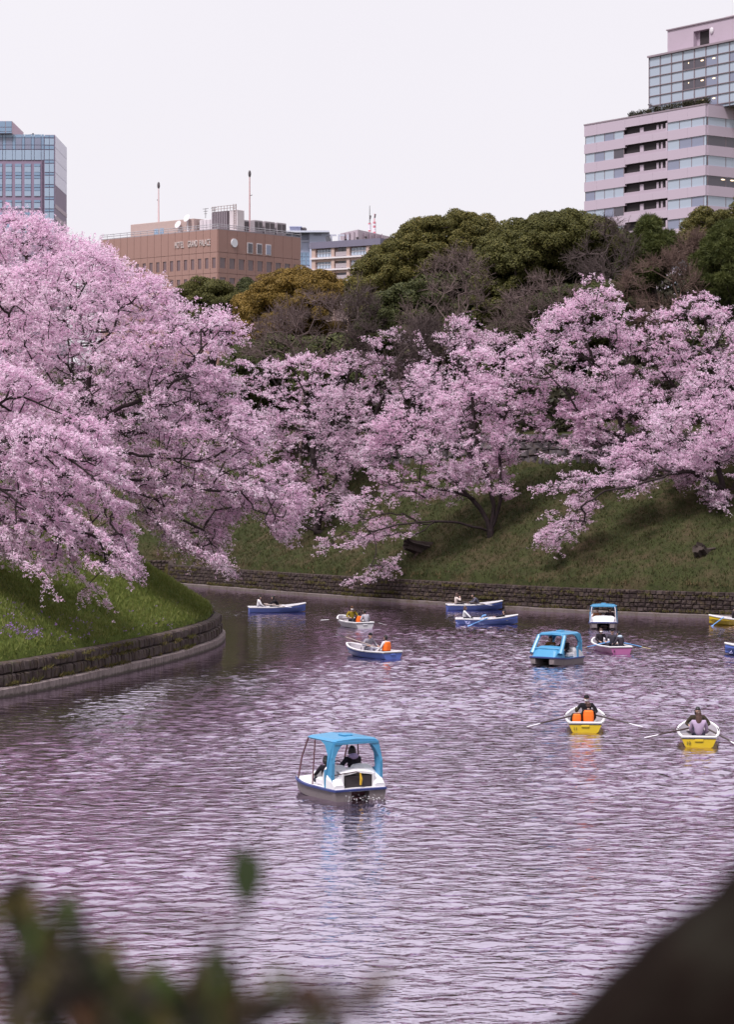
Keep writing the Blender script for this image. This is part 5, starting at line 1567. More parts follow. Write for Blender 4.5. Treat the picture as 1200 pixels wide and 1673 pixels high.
def person(label, loc, rz, jacket, trousers=(.03, .03, .045), hair='short', hair_mat=None, scale=1.08, hands=((-.17, .36, .22), (.17, .36, .22)), lean=0.0, mask=False, vest=False, cap=None, hood=None, turn=0.0, nod=0.0, scarf=None, legs=True, sleeves=None, shoes=(.04, .035, .04)):
    """a seated person, hips on the origin, looking along +y; hands are where the two wrists end"""
    root = empty('person', loc, rz, label, 'person', 'people in the boats')
    root.scale = (scale,) * 3
    hair_mat = hair_mat or M_hair_black
    L = math.sin(lean)
    hip, waist, chest, nk = V(0, 0, .10), V(0, .10 * L - .02, .28), V(0, .42 * L - .02, .45 - .06 * abs(L)), V(0, .56 * L, .60 - .09 * abs(L))
    hc = nk + V(0, .03 + .10 * L, .13)
    sh = [chest + V(sx * .185, .01, .075) for sx in (-1, 1)]
    wr = [Vector(h) for h in hands]
    el = []
    for s_, w_, sx in zip(sh, wr, (-1, 1)):
        mid = (s_ + w_) / 2; d = (w_ - s_); reach = .56
        bend = math.sqrt(max(0, (reach / 2) ** 2 - (min(d.length, reach) / 2) ** 2))
        out = V(sx * .75, -.25, -.75).normalized(); out = (out - d.normalized() * out.dot(d.normalized())).normalized()
        el.append(mid + out * bend)
    hips = [V(sx * .095, .04, .07) for sx in (-1, 1)]; kn = [V(sx * .14, .46, .13) for sx in (-1, 1)]; an = [V(sx * .13, .62, -.24) for sx in (-1, 1)]; toe = [V(sx * .14, .80, -.27) for sx in (-1, 1)]
    # body: one continuous surface
    ch = [[(hip, .085), (waist, .080), (chest, (.085, .075)), (nk - V(0, 0, .03), .05), (nk + V(0, .005, .03), .048)]]
    for i in (0, 1):
        ch.append([(chest, (.085, .075)), (sh[i], .044), (el[i], .034), (wr[i], .026)])
        if legs: ch.append([(hip, .085), (hips[i], .075), (kn[i], .050), (an[i], .038), (toe[i], .034)])
    body = MB(); me = skin_mesh('body', ch, M_skin)
    bm = MB(); bm.add([v.co for v in me.vertices], [tuple(p.vertices) for p in me.polygons])
    # head with nose, ears, lips; five bent fingers to each hand
    Hm = Matrix.Rotation(turn, 3, 'Z') @ Matrix.Rotation(-nod, 3, 'X')
    hp = lambda x, y, z: hc + Hm @ V(x, y, z)
    bm.ellipsoid(hc, (.077, .094, .112), 14, 10, M=Hm)
    bm.ellipsoid(hp(0, .028, -.07), (.054, .062, .05), 10, 6, M=Hm)
    bm.add([hp(-.015, .088, -.018), hp(.015, .088, -.018), hp(0, .088, .028), hp(0, .118, -.014)], [(0, 2, 3), (2, 1, 3), (1, 0, 3)])
    bm.ellipsoid(hp(0, .088, -.052), (.024, .012, .009), 8, 4, M=Hm)
    for sx in (-1, 1): bm.ellipsoid(hp(sx * .078, -.005, -.005), (.012, .022, .032), 8, 5, M=Hm)
    for i, sx in ((0, -1), (1, 1)):
        d = (wr[i] - el[i]).normalized(); s2 = d.cross(V(0, 0, 1)); s2 = s2.normalized() if s2.length > .05 else V(1, 0, 0); n2 = s2.cross(d)
        bm.tube([wr[i] - d * .02, wr[i] + d * .04, wr[i] + d * .085], [.026, .040, .036], 8, flat=.55)
        for q, (off, ln) in enumerate(((-.027, .062), (-.009, .070), (.010, .066), (.027, .052))):
            a = wr[i] + d * .08 + s2 * off
            bm.tube([a, a + d * ln * .5 - n2 * .006, a + d * ln * .72 - n2 * (.022 + .004 * q), a + d * ln * .66 - n2 * .048], [.010, .0095, .009, .007], 5)
        a = wr[i] + d * .02 - s2 * sx * .032
        bm.tube([a, a + d * .032 - s2 * sx * .022, a + d * .062 - s2 * sx * .018 - n2 * .018], [.012, .011, .008], 5)
    bpy.data.meshes.remove(me)
    body_o = bm.build('body', M_skin, root, smooth=True)
    for sx in (-1, 1):
        e_ = MB(); e_.ellipsoid(hp(sx * .030, .083, .016), (.013, .008, .007), 8, 4, M=Hm); e_.build('eye', M_eye, body_o)
    # clothes follow the same joints a little further out
    jm = cloth(jacket)
    cj = [[(hip - V(0, 0, .02), (.150, .125)), (waist, (.145, .12)), (chest, (.155, .125)), (nk - V(0, .005, .035), .070)]]
    link('jacket', skin_mesh('jacket', cj + ([[(chest, (.155, .125)), (sh[i], .075), (el[i], .058), (wr[i] - (wr[i] - el[i]).normalized() * .03, .042)] for i in (0, 1)]), jm), root)
    if legs:
        tm = cloth(trousers)
        ct = []
        for i in (0, 1): ct.append([(hip - V(0, 0, .03), (.135, .12)), (hips[i], .103), (kn[i], .074), (an[i] + V(0, 0, .03), .052)])
        link('trousers', skin_mesh('trousers', ct, tm), root)
        for i in (0, 1):
            s_ = MB(); s_.tube([an[i] + V(0, -.03, -.03), an[i] + V(0, .05, -.035), toe[i] + V(0, -.02, 0), toe[i] + V(0, .05, -.005)], [.045, .05, .045, .025], 8, flat=.8); s_.build('shoe', cloth(shoes), root, smooth=True)
    h = MB()
    if hood is None:
        rows = []
        h.ellipsoid(hp(0, -.012, .014), (.090, .104, .118), 14, 6, M=Hm, z0=.10)
        h.ellipsoid(hp(0, -.034, -.01), (.088, .082, .10), 12, 7, M=Hm)
        if hair == 'long':
            h.ellipsoid(hp(0, -.065, -.13), (.098, .055, .17), 12, 8, M=Hm)
            for sx in (-1, 1): h.ellipsoid(hp(sx * .075, -.02, -.08), (.026, .05, .13), 8, 6, M=Hm)
        if hair == 'bob':
            h.ellipsoid(hp(0, -.045, -.06), (.098, .07, .10), 12, 7, M=Hm)
            for sx in (-1, 1): h.ellipsoid(hp(sx * .08, -.005, -.045), (.022, .055, .08), 8, 6, M=Hm)
        h.build('hair', hair_mat, root, smooth=True)
    else:
        h.ellipsoid(hp(0, -.025, .0), (.115, .12, .15), 14, 9, M=Hm); h.ellipsoid(hp(0, -.06, -.13), (.13, .10, .09), 12, 6, M=Hm)
        h.build('hood', cloth(hood), root, smooth=True)
    if cap:
        c_ = MB(); c_.ellipsoid(hp(0, -.005, .05), (.097, .108, .085), 14, 5, M=Hm, z0=0); c_.ellipsoid(hp(0, .10, .052), (.062, .07, .010), 10, 4, M=Hm); c_.build('cap', cloth(cap), root, smooth=True)
    if mask:
        k_ = MB(); k_.ellipsoid(hp(0, .036, -.045), (.074, .078, .056), 12, 6, M=Hm, z0=-.9, z1=.9); k_.build('face_mask', M_mask, root, smooth=True)
    if scarf:
        k_ = MB(); k_.ellipsoid(nk + V(0, -.035, .0), (.135, .125, .085), 12, 6); k_.build('scarf', cloth(scarf), root, smooth=True)
    if vest:
        v_ = MB(); rows = []
        for z, w, dp in ((.12, .185, .155), (.16, .20, .17), (.34, .205, .175), (.50, .19, .16), (.555, .135, .12)):
            c0 = V(0, (.10 * L if z < .3 else .38 * L) - .02, z); n_ = 16
            rows.append([c0 + V(w * math.copysign(abs(math.cos(a)) ** .6, math.cos(a)), dp * math.copysign(abs(math.sin(a)) ** .6, math.sin(a)), 0) for a in [2 * math.pi * k / n_ for k in range(n_ + 1)]])
        loft(v_, rows); v_.build('life_vest', M_vest, root)
        b_ = MB(); rows = []
        for z in (.085, .125):
            rows.append([V(.195 * math.copysign(abs(math.cos(a)) ** .6, math.cos(a)), -.02 + .165 * math.copysign(abs(math.sin(a)) ** .6, math.sin(a)), z) for a in [2 * math.pi * k / 16 for k in range(17)]])
        loft(b_, rows); b_.build('vest_belt', M_strap, root)
    return root

def sit(boat, label, x, y, z, face, **kw):
    """a person in a boat: the place in the boat's own measure; face in degrees, 0 towards the stem"""
    p = bl(boat, x, y, z)
    return person(label, p, boat.rotation_euler.z + R(face), **kw)

def crew_oars(boat, labels, dy=-.62, dz=.42, tips=None, shaft=M_oar_dark, blade=M_blade_white, hx=.24, tipz=.02, reach=1.75, back=(0, 0)):
    yy, w, f, s, k = hull_station(.46)
    for sx, lab, bk in ((-1, labels[0], back[0]), (1, labels[1], back[1])):
        if not lab: continue
        lock = bl(boat, sx * w, yy, s + .13); hand = bl(boat, sx * hx, yy + dy, dz + .15)
        u = (lock - hand).normalized()
        tip = tips[0 if sx < 0 else 1] if tips and tips[0 if sx < 0 else 1] is not None else lock + u * reach
        oar(lab, hand, lock, tip, shaft, blade)

ROW = ((-.24, .36, .34), (.24, .36, .34))     # wrists of a rower
# ---- yellow boat with a masked rower and two children in orange vests
BK = (.018, .016, .020)
b1 = rowboat('yellow rowing boat with two children in orange vests, mid right', on_water(957, 1188), 85, 'yellow', '11')
sit(b1, 'rower in black with a white face mask and dark cap, facing the two children', .05, .05, .28, 180, jacket=BK, mask=True, cap=(.02, .018, .02), hands=((-.27, .38, .27), (.27, .38, .27)), lean=.15, scale=1.12)
sit(b1, 'bigger child in a full orange life vest in the yellow boat', .12, -1.22, .22, 0, jacket=(.022, .018, .022), vest=True, scale=1.0, hair_mat=M_hair_brown, hands=((-.16, .3, .1), (.16, .3, .1)))
sit(b1, 'smaller child in olive beside the bigger child, orange vest half hidden', -.32, -1.34, .20, 8, jacket=(.05, .042, .03), vest=True, scale=.80, hair='short', hair_mat=cloth((.055, .045, .03)), hands=((-.16, .3, .1), (.16, .3, .1)))
d_ = on_water(957, 1190).y
crew_oars(b1, ('dark oar reaching left from the yellow boat with two children', 'dark oar reaching right from the yellow boat with two children'), tips=(at(862, 1187, d_), at(1051, 1187, d_ - .6)))
# ---- yellow boat at the right edge
b2 = rowboat('yellow rowing boat carrying a long haired passenger in lilac, right edge', on_water(1142, 1211), 83, 'yellow', '10')
sit(b2, 'rower with dark hair in olive brown, mostly hidden behind the lilac passenger', -.02, -.02, .30, 180, jacket=(.045, .036, .026), hair='bob', hands=((-.27, .34, .27), (.27, .34, .27)), lean=.2, scale=1.14)
sit(b2, 'passenger seen from behind in a loose lilac top with long brown hair', 0, -1.35, .24, 0, jacket=(.40, .30, .44), hair='long', hair_mat=M_hair_brown, hands=((-.15, .3, .12), (.15, .3, .12)), nod=.1, scale=1.14)
d_ = on_water(1141, 1213).y
crew_oars(b2, ('dark oar with white blade left of the lilac passenger', 'dark oar running out of frame right of the lilac passenger'), tips=(at(1054, 1205, d_), at(1216, 1222, d_ - 1)))
# ---- blue boat with capped rower
b3 = rowboat('blue rowing boat with a grey hoodie rower and an orange vest passenger', on_water(606, 1073), 126, 'blue', '')
sit(b3, 'rower in a grey hoodie and dark cap bending over pale oars', 0, .25, .28, 180, jacket=(.27, .25, .30), trousers=(.20, .19, .25), cap=(.02, .02, .025), hands=((-.28, .40, .25), (.26, .36, .28)), lean=.25, turn=-.2, scale=1.16)
sit(b3, 'passenger with white sleeves and an orange vest in the grey hoodie rower\'s boat', 0, -1.35, .26, 12, jacket=(.62, .58, .62), vest=True, trousers=(.55, .52, .55), hands=((-.22, .28, .12), (.22, .28, .12)), scale=1.1)
crew_oars(b3, ('pale oar dipping straight down beside the grey hoodie rower', 'far side oar of the grey hoodie rower'), shaft=M_oar_wood, tips=(None, None), reach=1.5)
# pull the near oar close to the hull as in the photo
b3o = [o for o in COL.objects if o.get('label') == 'pale oar dipping straight down beside the grey hoodie rower'][0]
b3o.rotation_euler = (0, R(24), R(38))
# ---- white boat
b4 = rowboat('white rowing boat with three people in the middle of the moat', on_water(577, 1024), 113, 'white', '')
sit(b4, 'rower in a mustard jacket with a white mask, facing us from the white boat', .05, .30, .28, 180, jacket=(.22, .155, .02), mask=True, cap=(.10, .05, .03), hands=((-.27, .36, .27), (.27, .36, .27)), scale=1.16)
sit(b4, 'child in an orange vest between the mustard jacket and the grey hoodie', -.02, -1.0, .22, 0, jacket=(.03, .025, .025), vest=True, scale=.9)
sit(b4, 'passenger from behind in a pale grey hoodie at the right of the white boat', .36, -1.30, .22, 14, jacket=(.38, .36, .42), hands=((-.15, .3, .12), (.15, .3, .12)), lean=.25)
d_ = on_water(577, 1024).y
crew_oars(b4, ('oar with a white blade left of the white boat', 'oar with a white blade right of the white boat'), tips=(at(524, 1013, d_ - .5), at(631, 1021, d_)))
# ---- blue boat left, under the cherry
b5 = rowboat('blue rowing boat with its white clad passenger nearest the grassy point', on_water(453, 1000), 8, 'blue', '')
sit(b5, 'passenger in a white hoodie leaning back in the blue boat by the point', 0, -1.30, .24, 0, jacket=(.70, .67, .72), trousers=(.30, .29, .36), hands=((-.16, .38, .12), (.16, .38, .12)), lean=.1)
sit(b5, 'rower in black reaching forward in the blue boat by the point', 0, .05, .26, 180, jacket=BK, lean=.45, hair='bob', hands=((-.22, .66, .25), (.22, .66, .25)))
crew_oars(b5, ('near side pale oar of the black clad rower by the point', 'far side pale oar of the black clad rower by the point'), shaft=M_oar_wood, dy=-.75, reach=1.2)
# ---- blue boat against the far wall
b6 = rowboat('blue rowing boat close under the far wall', on_water(776, 996), 6, 'blue', '')
sit(b6, 'passenger in a pale coat drinking in the boat under the far wall', 0, -1.28, .26, 8, jacket=(.60, .50, .48), hair='bob', hair_mat=M_hair_brown, hands=((-.10, .20, .42), (.12, .20, .56)))
sit(b6, 'rower in slate grey leaning forward in the boat under the far wall', 0, .25, .26, 180, jacket=(.10, .095, .13), lean=.5, hands=((-.22, .60, .22), (.22, .60, .22)))
crew_oars(b6, ('near side dark oar of the boat under the far wall', 'far side dark oar of the boat under the far wall'), dy=-.75, reach=1.4, back=(0, 0))
# ---- blue boat just below it
b7 = rowboat('long blue rowing boat with crossed blue oars, a white shirt at its stern', on_water(796, 1020), -3, 'blue', 'B', number_side=-1)
sit(b7, 'passenger in a white shirt sitting upright at the stern of the crossed oars boat', 0, -1.40, .26, 0, jacket=(.72, .71, .76), hair='bob', hair_mat=M_hair_brown, hands=((-.16, .40, .12), (.16, .40, .12)), scale=1.05)
sit(b7, 'person in black lounging low in the bow of the crossed oars boat', 0, .95, .04, 180, jacket=BK, hands=((-.16, .36, .34), (.14, .40, .40)), lean=-.25)
d_ = b7.location.y
oar('near blue oar resting across the crossed oars boat', at(799, 1009, d_ - .7), None, at(762, 1024, d_ - 1.6), M_oar_blue, M_oar_blue)
oar('far blue oar propped up in the crossed oars boat', at(783, 1012, d_ - .1), None, at(793, 1004, d_ + 1.4), M_oar_blue, M_oar_blue)
# ---- pink boat
b8 = rowboat('pink rowing boat with three people in dark coats', on_water(996, 1064), 104, 'pink', '8', number_side=None, strake=False)
sit(b8, 'bareheaded passenger with a pale mask at the left of the pink boat', -.22, .70, .28, 178, jacket=(.025, .02, .026), hair='bob', hair_mat=M_hair_brown, mask=True)
sit(b8, 'person in a dark cap and charcoal jacket in the middle of the pink boat', .08, -.30, .30, 150, jacket=(.05, .045, .06), cap=(.02, .018, .022), hands=((-.26, .38, .26), (.26, .38, .26)), scale=1.06)
sit(b8, 'passenger with a pale blue hood collar nearest the pink boat\'s stern', .22, -1.30, .24, 30, jacket=(.045, .038, .052), scarf=(.42, .50, .62), lean=.2)
d_ = b8.location.y
crew_oars(b8, ('blue oar reaching left from the pink boat', 'blue oar with a yellow blade reaching right from the pink boat'), shaft=M_oar_blue, blade=M_blade_yellow, tips=(at(948, 1060, d_ + .4), at(1064, 1060, d_ - .4)))
# ---- yellow boat far right
b9 = rowboat('yellow rowing boat half out of frame beneath the far wall', on_water(1211, 1021), 170, 'yellow', '')
sit(b9, 'rower in a dark jacket holding a blue oar in the half cut yellow boat', 0, .42, .28, 186, jacket=(.05, .04, .045), cap=(.02, .016, .018), hands=((-.24, .34, .34), (.26, .36, .36)), scale=1.1)
sit(b9, 'passenger in a dusty pink coat with long hair in the half cut yellow boat', 0, -.55, .26, 20, jacket=(.40, .25, .27), hair='long', hair_mat=M_hair_brown)
d_ = b9.location.y
oar('blue oar slanting down beside the half cut yellow boat', at(1184, 1008, d_ - .6), None, at(1157, 1028, d_ - 1.3), M_oar_blue, M_oar_blue)
# ---- blue boat cut by the right edge
b10 = rowboat('blue rowing boat of which only the bow shows at the right edge', on_water(1247, 1070), 172, 'blue', '')
sit(b10, 'rower in navy just outside the right edge', 0, -.1, .28, 180, jacket=(.03, .035, .06), hands=ROW)
d_ = b10.location.y
oar('oar with a white blade lying beside the cut off blue bow', at(1231, 1066, d_ - .9), None, at(1187, 1077, d_ - 1.1), M_oar_dark, M_blade_white)

# ------------------------------------------------------------------ pedal boats
M_pb_white = paint('moulded_white', (.76, .73, .77), .35, .05, 2, .5, dirt_amt=.2)
M_pb_blue = paint('canopy_blue', (.060, .255, .46), .35, .07, 2, .5, dirt=(.10, .22, .36), dirt_amt=.35)
M_pb_rim = paint('navy_rim', (.035, .05, .19), .4)
M_pb_hull = paint('grey_hull', (.20, .165, .175), .5, .1, 2, .3, dirt=(.06, .05, .05), dirt_amt=.5)
M_pb_post = paint('rusty_post', (.13, .055, .07), .5)
M_pb_pale = paint('pale_post', (.50, .46, .52), .4)
M_yellow_rope = paint('yellow_rope', (.60, .36, .03), .7)
LP, WP = 2.75, .88
def pw(t): return WP * (1 - .20 * max(0, (t - .62) / .38) ** 2 - .02 * (1 - t))
def pz(t): return .34 + .10 * max(0, (t - .45) / .55) ** 2
def py(t): return -LP / 2 + LP * t

def panel(mb, outer, thick):
    """a closed outline in space given some thickness"""
    n = len(outer); o2 = [p + thick for p in outer]
    mb.add(list(outer) + o2, [tuple(range(n - 1, -1, -1)), tuple(range(n, 2 * n))] + [(i, (i + 1) % n, n + (i + 1) % n, n + i) for i in range(n)])

def pedal_boat(label, loc, heading, kind):
    root = empty('pedal_boat', loc, R(heading - 90), label, 'pedal boat', 'pedal boats on the moat')
    T = [i / 10 for i in range(11)]
    h = MB()
    for sx in (-1, 1):
        rows = []
        for t in T:
            w = pw(t); i0 = .30 + .10 * max(0, (t - .75) / .25); k = -.16 + .26 * max(0, (t - .6) / .4) ** 2
            xo, xi = sx * w, sx * i0; z = pz(t) - .03
            rows.append([V(xo, py(t), z), V(sx * (w - .05), py(t), .06 + k * .4), V(sx * (w - .16), py(t), k), V(sx * (i0 + .10), py(t), k), V(xi, py(t), .05 + k * .3), V(xi, py(t), z - .04), V(xo, py(t), z)])
        loft(h, rows, flip=sx < 0)
        e = len(rows) * 7 - 7 + len(h.v) - len(rows) * 7
        b0 = len(h.v) - len(rows) * 7
        h.f.append(tuple(range(b0, b0 + 6))); h.m.append(0); h.f.append(tuple(range(e, e + 6))); h.m.append(0)
    h.build('hull', M_pb_hull, root)
    # deck and rim follow one outline
    out = [V(-pw(t), py(t), pz(t)) for t in T] + [V(pw(t), py(t), pz(t)) for t in T[::-1]]
    dk = MB(); rows = []
    for t in T: rows.append([V(-pw(t) + .02, py(t), pz(t) - .06), V(-pw(t) + .02, py(t), pz(t) + .02), V(0, py(t), pz(t) + .035), V(pw(t) - .02, py(t), pz(t) + .02), V(pw(t) - .02, py(t), pz(t) - .06), V(0, py(t), pz(t) - .07), V(-pw(t) + .02, py(t), pz(t) - .06)])
    loft(dk, rows); dk.f.append(tuple(range(5, -1, -1))); dk.m.append(0); e = 70; dk.f.append(tuple(range(e, e + 6))); dk.m.append(0)
    dk.build('deck', M_pb_white if kind != 'cab' else M_pb_blue, root)
    rim = MB(); rows = []; m = len(out)
    for i in range(m + 1):
        p = out[i % m]; t = out[(i + 1) % m] - out[i - 1]; o = V(-t.y, t.x, 0).normalized()
        if o.dot(V(p.x, p.y * .5, 0)) < 0: o = -o
        z = V(0, 0, 1)
        rows.append([p - o * .02 - z * .05, p + o * .045 - z * .05, p + o * .05 + z * .005, p - o * .02 + z * .02, p - o * .02 - z * .05])
    loft(rim, rows); rim.build('rim', M_pb_rim, root)
    # seats: bases and moulded backs
    def hump(name, y0, y1, w0, w1, z0, prof, mat, parent=root, x_c=0.0, n=9):
        """a moulded body: prof gives (fraction of length, height)"""
        mb = MB(); rows = []
        for f_, hh in prof:
            y = y0 + (y1 - y0) * f_; w = w0 + (w1 - w0) * f_
            rows.append([V(x_c + w * math.copysign(abs(math.cos(a)) ** .45, math.cos(a)), y, z0 + hh * abs(math.sin(a)) ** .45) for a in [math.pi * k / (n - 1) for k in range(n)]])
        loft(mb, rows); q = len(rows) * n - n
        mb.f.append(tuple(range(n - 1, -1, -1))); mb.m.append(0); mb.f.append(tuple(range(q, q + n))); mb.m.append(0)
        return mb.build(name, mat, parent, smooth=False)
    zb = .36
    for sx in (-1, 1):
        s_ = MB(); s_.bbox((sx * .42, -.22, zb + .12), (.66, .52, .22), .05); s_.build('seat', M_pb_white, root)
        hump('seat_back', -1.02, -.46, .40, .36, zb, [(0, .34), (.25, .50), (.6, .62), (.85, .63), (1, .52)] if kind == 'open' else [(0, .30), (.25, .42), (.6, .50), (.85, .50), (1, .42)], M_pb_white, x_c=sx * .43)
    # paddle housing with its dark mouth at the stern
    for sx in (-1, 1): hump('stern_fairing', -1.34, -.85, .17, .20, zb, [(0, .12), (.35, .30), (1, .42)], M_pb_white, x_c=sx * .68)
    hs = MB(); hs.add([(-.54, -1.22, zb + .42), (0, -1.20, zb + .50), (.54, -1.22, zb + .42), (.54, -.7, zb + .52), (0, -.7, zb + .54), (-.54, -.7, zb + .52), (-.54, -1.22, zb + .36), (0, -1.20, zb + .44), (.54, -1.22, zb + .36), (.54, -.7, zb + .46), (0, -.7, zb + .46), (-.54, -.7, zb + .46)], [(0, 1, 4, 5), (1, 2, 3, 4), (6, 7, 1, 0), (7, 8, 2, 1), (11, 10, 7, 6), (10, 9, 8, 7)]); hs.span(-.56, -.49, -1.26, -.8, zb - .02, zb + .41); hs.span(.49, .56, -1.26, -.8, zb - .02, zb + .41); hs.build('paddle_housing', M_pb_white, root)
    mo = MB(); mo.span(-.485, .485, -1.20, -.82, zb + .03, zb + .35); mo.build('paddle_opening', M_void, root)
    pd = MB()
    for k in range(6):
        a = k * math.pi / 3; pd.box((0, -1.04 + .13 * math.cos(a), .06 + .13 * math.sin(a)), (.80, .03, .14), M=Matrix.Rotation(a - math.pi / 2, 3, 'X'))
    pd.build('paddle_wheel', M_pb_post, root)
    if kind == 'open':
        rp = MB(); rp.tube([(-.85, -1.15, .74), (-.5, -1.22, .80), (-.1, -1.28, .84), (.02, -1.30, .80)], .014, 5); rp.build('mooring_line', M_strap, root)
        rp = MB(); rp.tube([(.03, -1.31, .80), (.05, -1.33, .62), (.03, -1.33, .45)], [.02, .045, .03], 6); rp.build('rope_coil', M_yellow_rope, root)
        hump('bow_fairing', .42, 1.22, .66, .50, zb, [(0, .36), (.15, .38), (.45, .22), (.8, .10), (1, .05)], M_pb_white)
    elif kind == 'hood':
        hump('bow_fairing', .35, 1.30, .78, .60, zb, [(0, .42), (.2, .44), (.6, .28), (1, .08)], M_pb_white)
    else:
        hump('bow_fairing', .50, 1.26, .80, .66, zb, [(0, .60), (.2, .60), (.7, .40), (1, .10)], M_pb_blue)
        for sx in (-1, 1):
            s_ = MB(); s_.bbox((sx * .45, 1.02, zb + .22), (.34, .20, .05), .02); s_.build('headlamp_recess', M_pb_rim, root)
    st = MB(); st.tube([(.1, .40, zb + .30), (.1, .22, zb + .52)], .022, 6); st.tube([(.1 + .13 * math.cos(a), .21 + .05 * math.sin(a), zb + .52 + .12 * math.sin(a)) for a in [2 * math.pi * k / 12 for k in range(13)]], .016, 5, caps=False); st.build('steering_wheel', M_dark_metal, root)
    # canopy
    yf, yr = (.62, -1.12) if kind != 'cab' else (.42, -1.12)
    zr = {'open': 1.76, 'cab': 1.56, 'hood': 1.40}[kind]
    rf = MB(); rows = []
    for f_ in (0, .06, .3, .6, .92, 1):
        y = yr + (yf - yr) * f_; e = .05 if f_ in (0, 1) else 0
        rows.append([V(-.74 + e, y, zr - .07), V(-.76 + e, y, zr - .03), V(-.66 + e, y, zr + .03 - e * .6), V(0, y, zr + .075 - e * .8), V(.66 - e, y, zr + .03 - e * .6), V(.76 - e, y, zr - .03), V(.74 - e, y, zr - .07), V(0, y, zr - .06), V(-.74 + e, y, zr - .07)])
    loft(rf, rows, flip=True); rf.f.append(tuple(range(8))); rf.m.append(0); q = 45; rf.f.append(tuple(range(q + 7, q - 1, -1))); rf.m.append(0)
    roof_o = rf.build('roof', M_pb_blue, root)
    vt = MB(); vt.bbox((.0, -.45, zr + .09), (.30, .42, .07), .03); vt.build('roof_vent', M_pb_blue, roof_o)
    # rear arch: broad side panels that sweep up into the roof, joined over the stern
    ar = MB()
    for sx in (-1, 1):
        prof = [(-.62, -1.18, zb), (-.62, -.72, zb), (-.62, -.70, zb + .50), (-.62, -.86, zb + .56), (-.62, -.86, zr - .44), (-.62, -.62, zr - .16), (-.62, -.35, zr - .06), (-.62, -1.10, zr - .05), (-.62, -1.20, zb + .75)]
        lean = lambda z: .86 - .12 * max(0, (z - .9) / .9) ** 1.6
        outer = [V(sx * lean(z), y, z) for _, y, z in prof]
        panel(ar, outer, V(-sx * .09, 0, 0))
        # gusset curving into the beam
        g = [V(sx * lean(zr - .50), -1.17, zr - .50), V(sx * .74, -1.14, zr - .05), V(sx * .34, -1.14, zr - .06), V(sx * .52, -1.14, zr - .16), V(sx * .63, -1.15, zr - .30), V(sx * (lean(zr - .50) - .10), -1.17, zr - .50)]
        panel(ar, g, V(0, .08, 0))
    ar.span(-.74, .74, -1.16, -1.06, zr - .12, zr - .05)
    ar.build('rear_arch', M_pb_blue, root)
    if kind == 'cab':
        fr_ = MB()
        for sx in (-1, 1):
            fr_.tube([(sx * .80, .98, zb + .22), (sx * .78, .72, zb + .62), (sx * .72, .40, zr - .10)], [.15, .11, .11], 8, flat=.8)
            fr_.tube([(sx * .70, .46, zr - .16), (sx * .60, .44, zr - .07), (0, .43, zr - .04)], [.06, .06, .05], 6)
        fr_.tube([(-.80, .84, zb + .46), (0, .92, zb + .48), (.80, .84, zb + .46)], .06, 6)
        fr_.build('windscreen_frame', M_pb_blue, root)
    else:
        for sx in (-1, 1):
            q_ = MB(); q_.tube([(sx * .70, yf - .03, zr - .06), (sx * .74, .92, zb + .75), (sx * .76, 1.14, zb + .05)], .026, 7); q_.build('front_pillar', M_pb_post if kind == 'open' else M_pb_pale, root)
            q_ = MB(); q_.tube([(sx * .72, .12, zr - .06), (sx * .80, .14, zb)], .022, 7); q_.build('grab_pole', M_pb_post if kind == 'open' else M_pb_pale, root)
    return root

CH = dict(hands=((-.18, .40, .25), (.18, .40, .25)))
q1 = pedal_boat('blue roofed white pedal boat nearest us, seen from behind', on_water(553, 1299), 119, 'open')
sit(q1, 'pedal boat passenger from behind with a dark hooded head and pale lilac scarf', .42, -.12, .44, 4, jacket=(.022, .018, .026), hair='bob', scarf=(.52, .38, .62), hands=((-.40, .30, .30), (.18, .40, .25)), scale=1.2)
sit(q1, 'dark haired companion slumped low at the left in the nearest pedal boat', -.42, -.02, .36, 0, jacket=(.02, .016, .022), hair='bob', nod=.3, scale=.98, **CH)
q2 = pedal_boat('all blue cab fronted pedal boat coming towards us, mid right', on_water(909, 1085), 236, 'cab')
sit(q2, 'pedal boat rider in a brown coat seen through the blue side opening', .40, -.20, .46, -6, jacket=(.16, .085, .03), hair='bob', hair_mat=M_hair_brown, scale=1.08, **CH)
sit(q2, 'dark haired rider behind the windscreen of the all blue pedal boat', -.40, -.20, .46, 0, jacket=(.022, .018, .024), hair='long', turn=.3, **CH)
q3 = pedal_boat('white hooded pedal boat with a pale blue arch, close to the far wall', on_water(987, 1026), 264, 'hood')
sit(q3, 'rider in an orange brown top at the left in the white hooded pedal boat', .38, -.25, .30, 0, jacket=(.32, .14, .08), hair='short', hair_mat=M_hair_brown, **CH)
sit(q3, 'rider with dark bobbed hair at the right in the white hooded pedal boat', -.38, -.25, .34, 0, jacket=(.05, .03, .04), hair='bob', **CH)

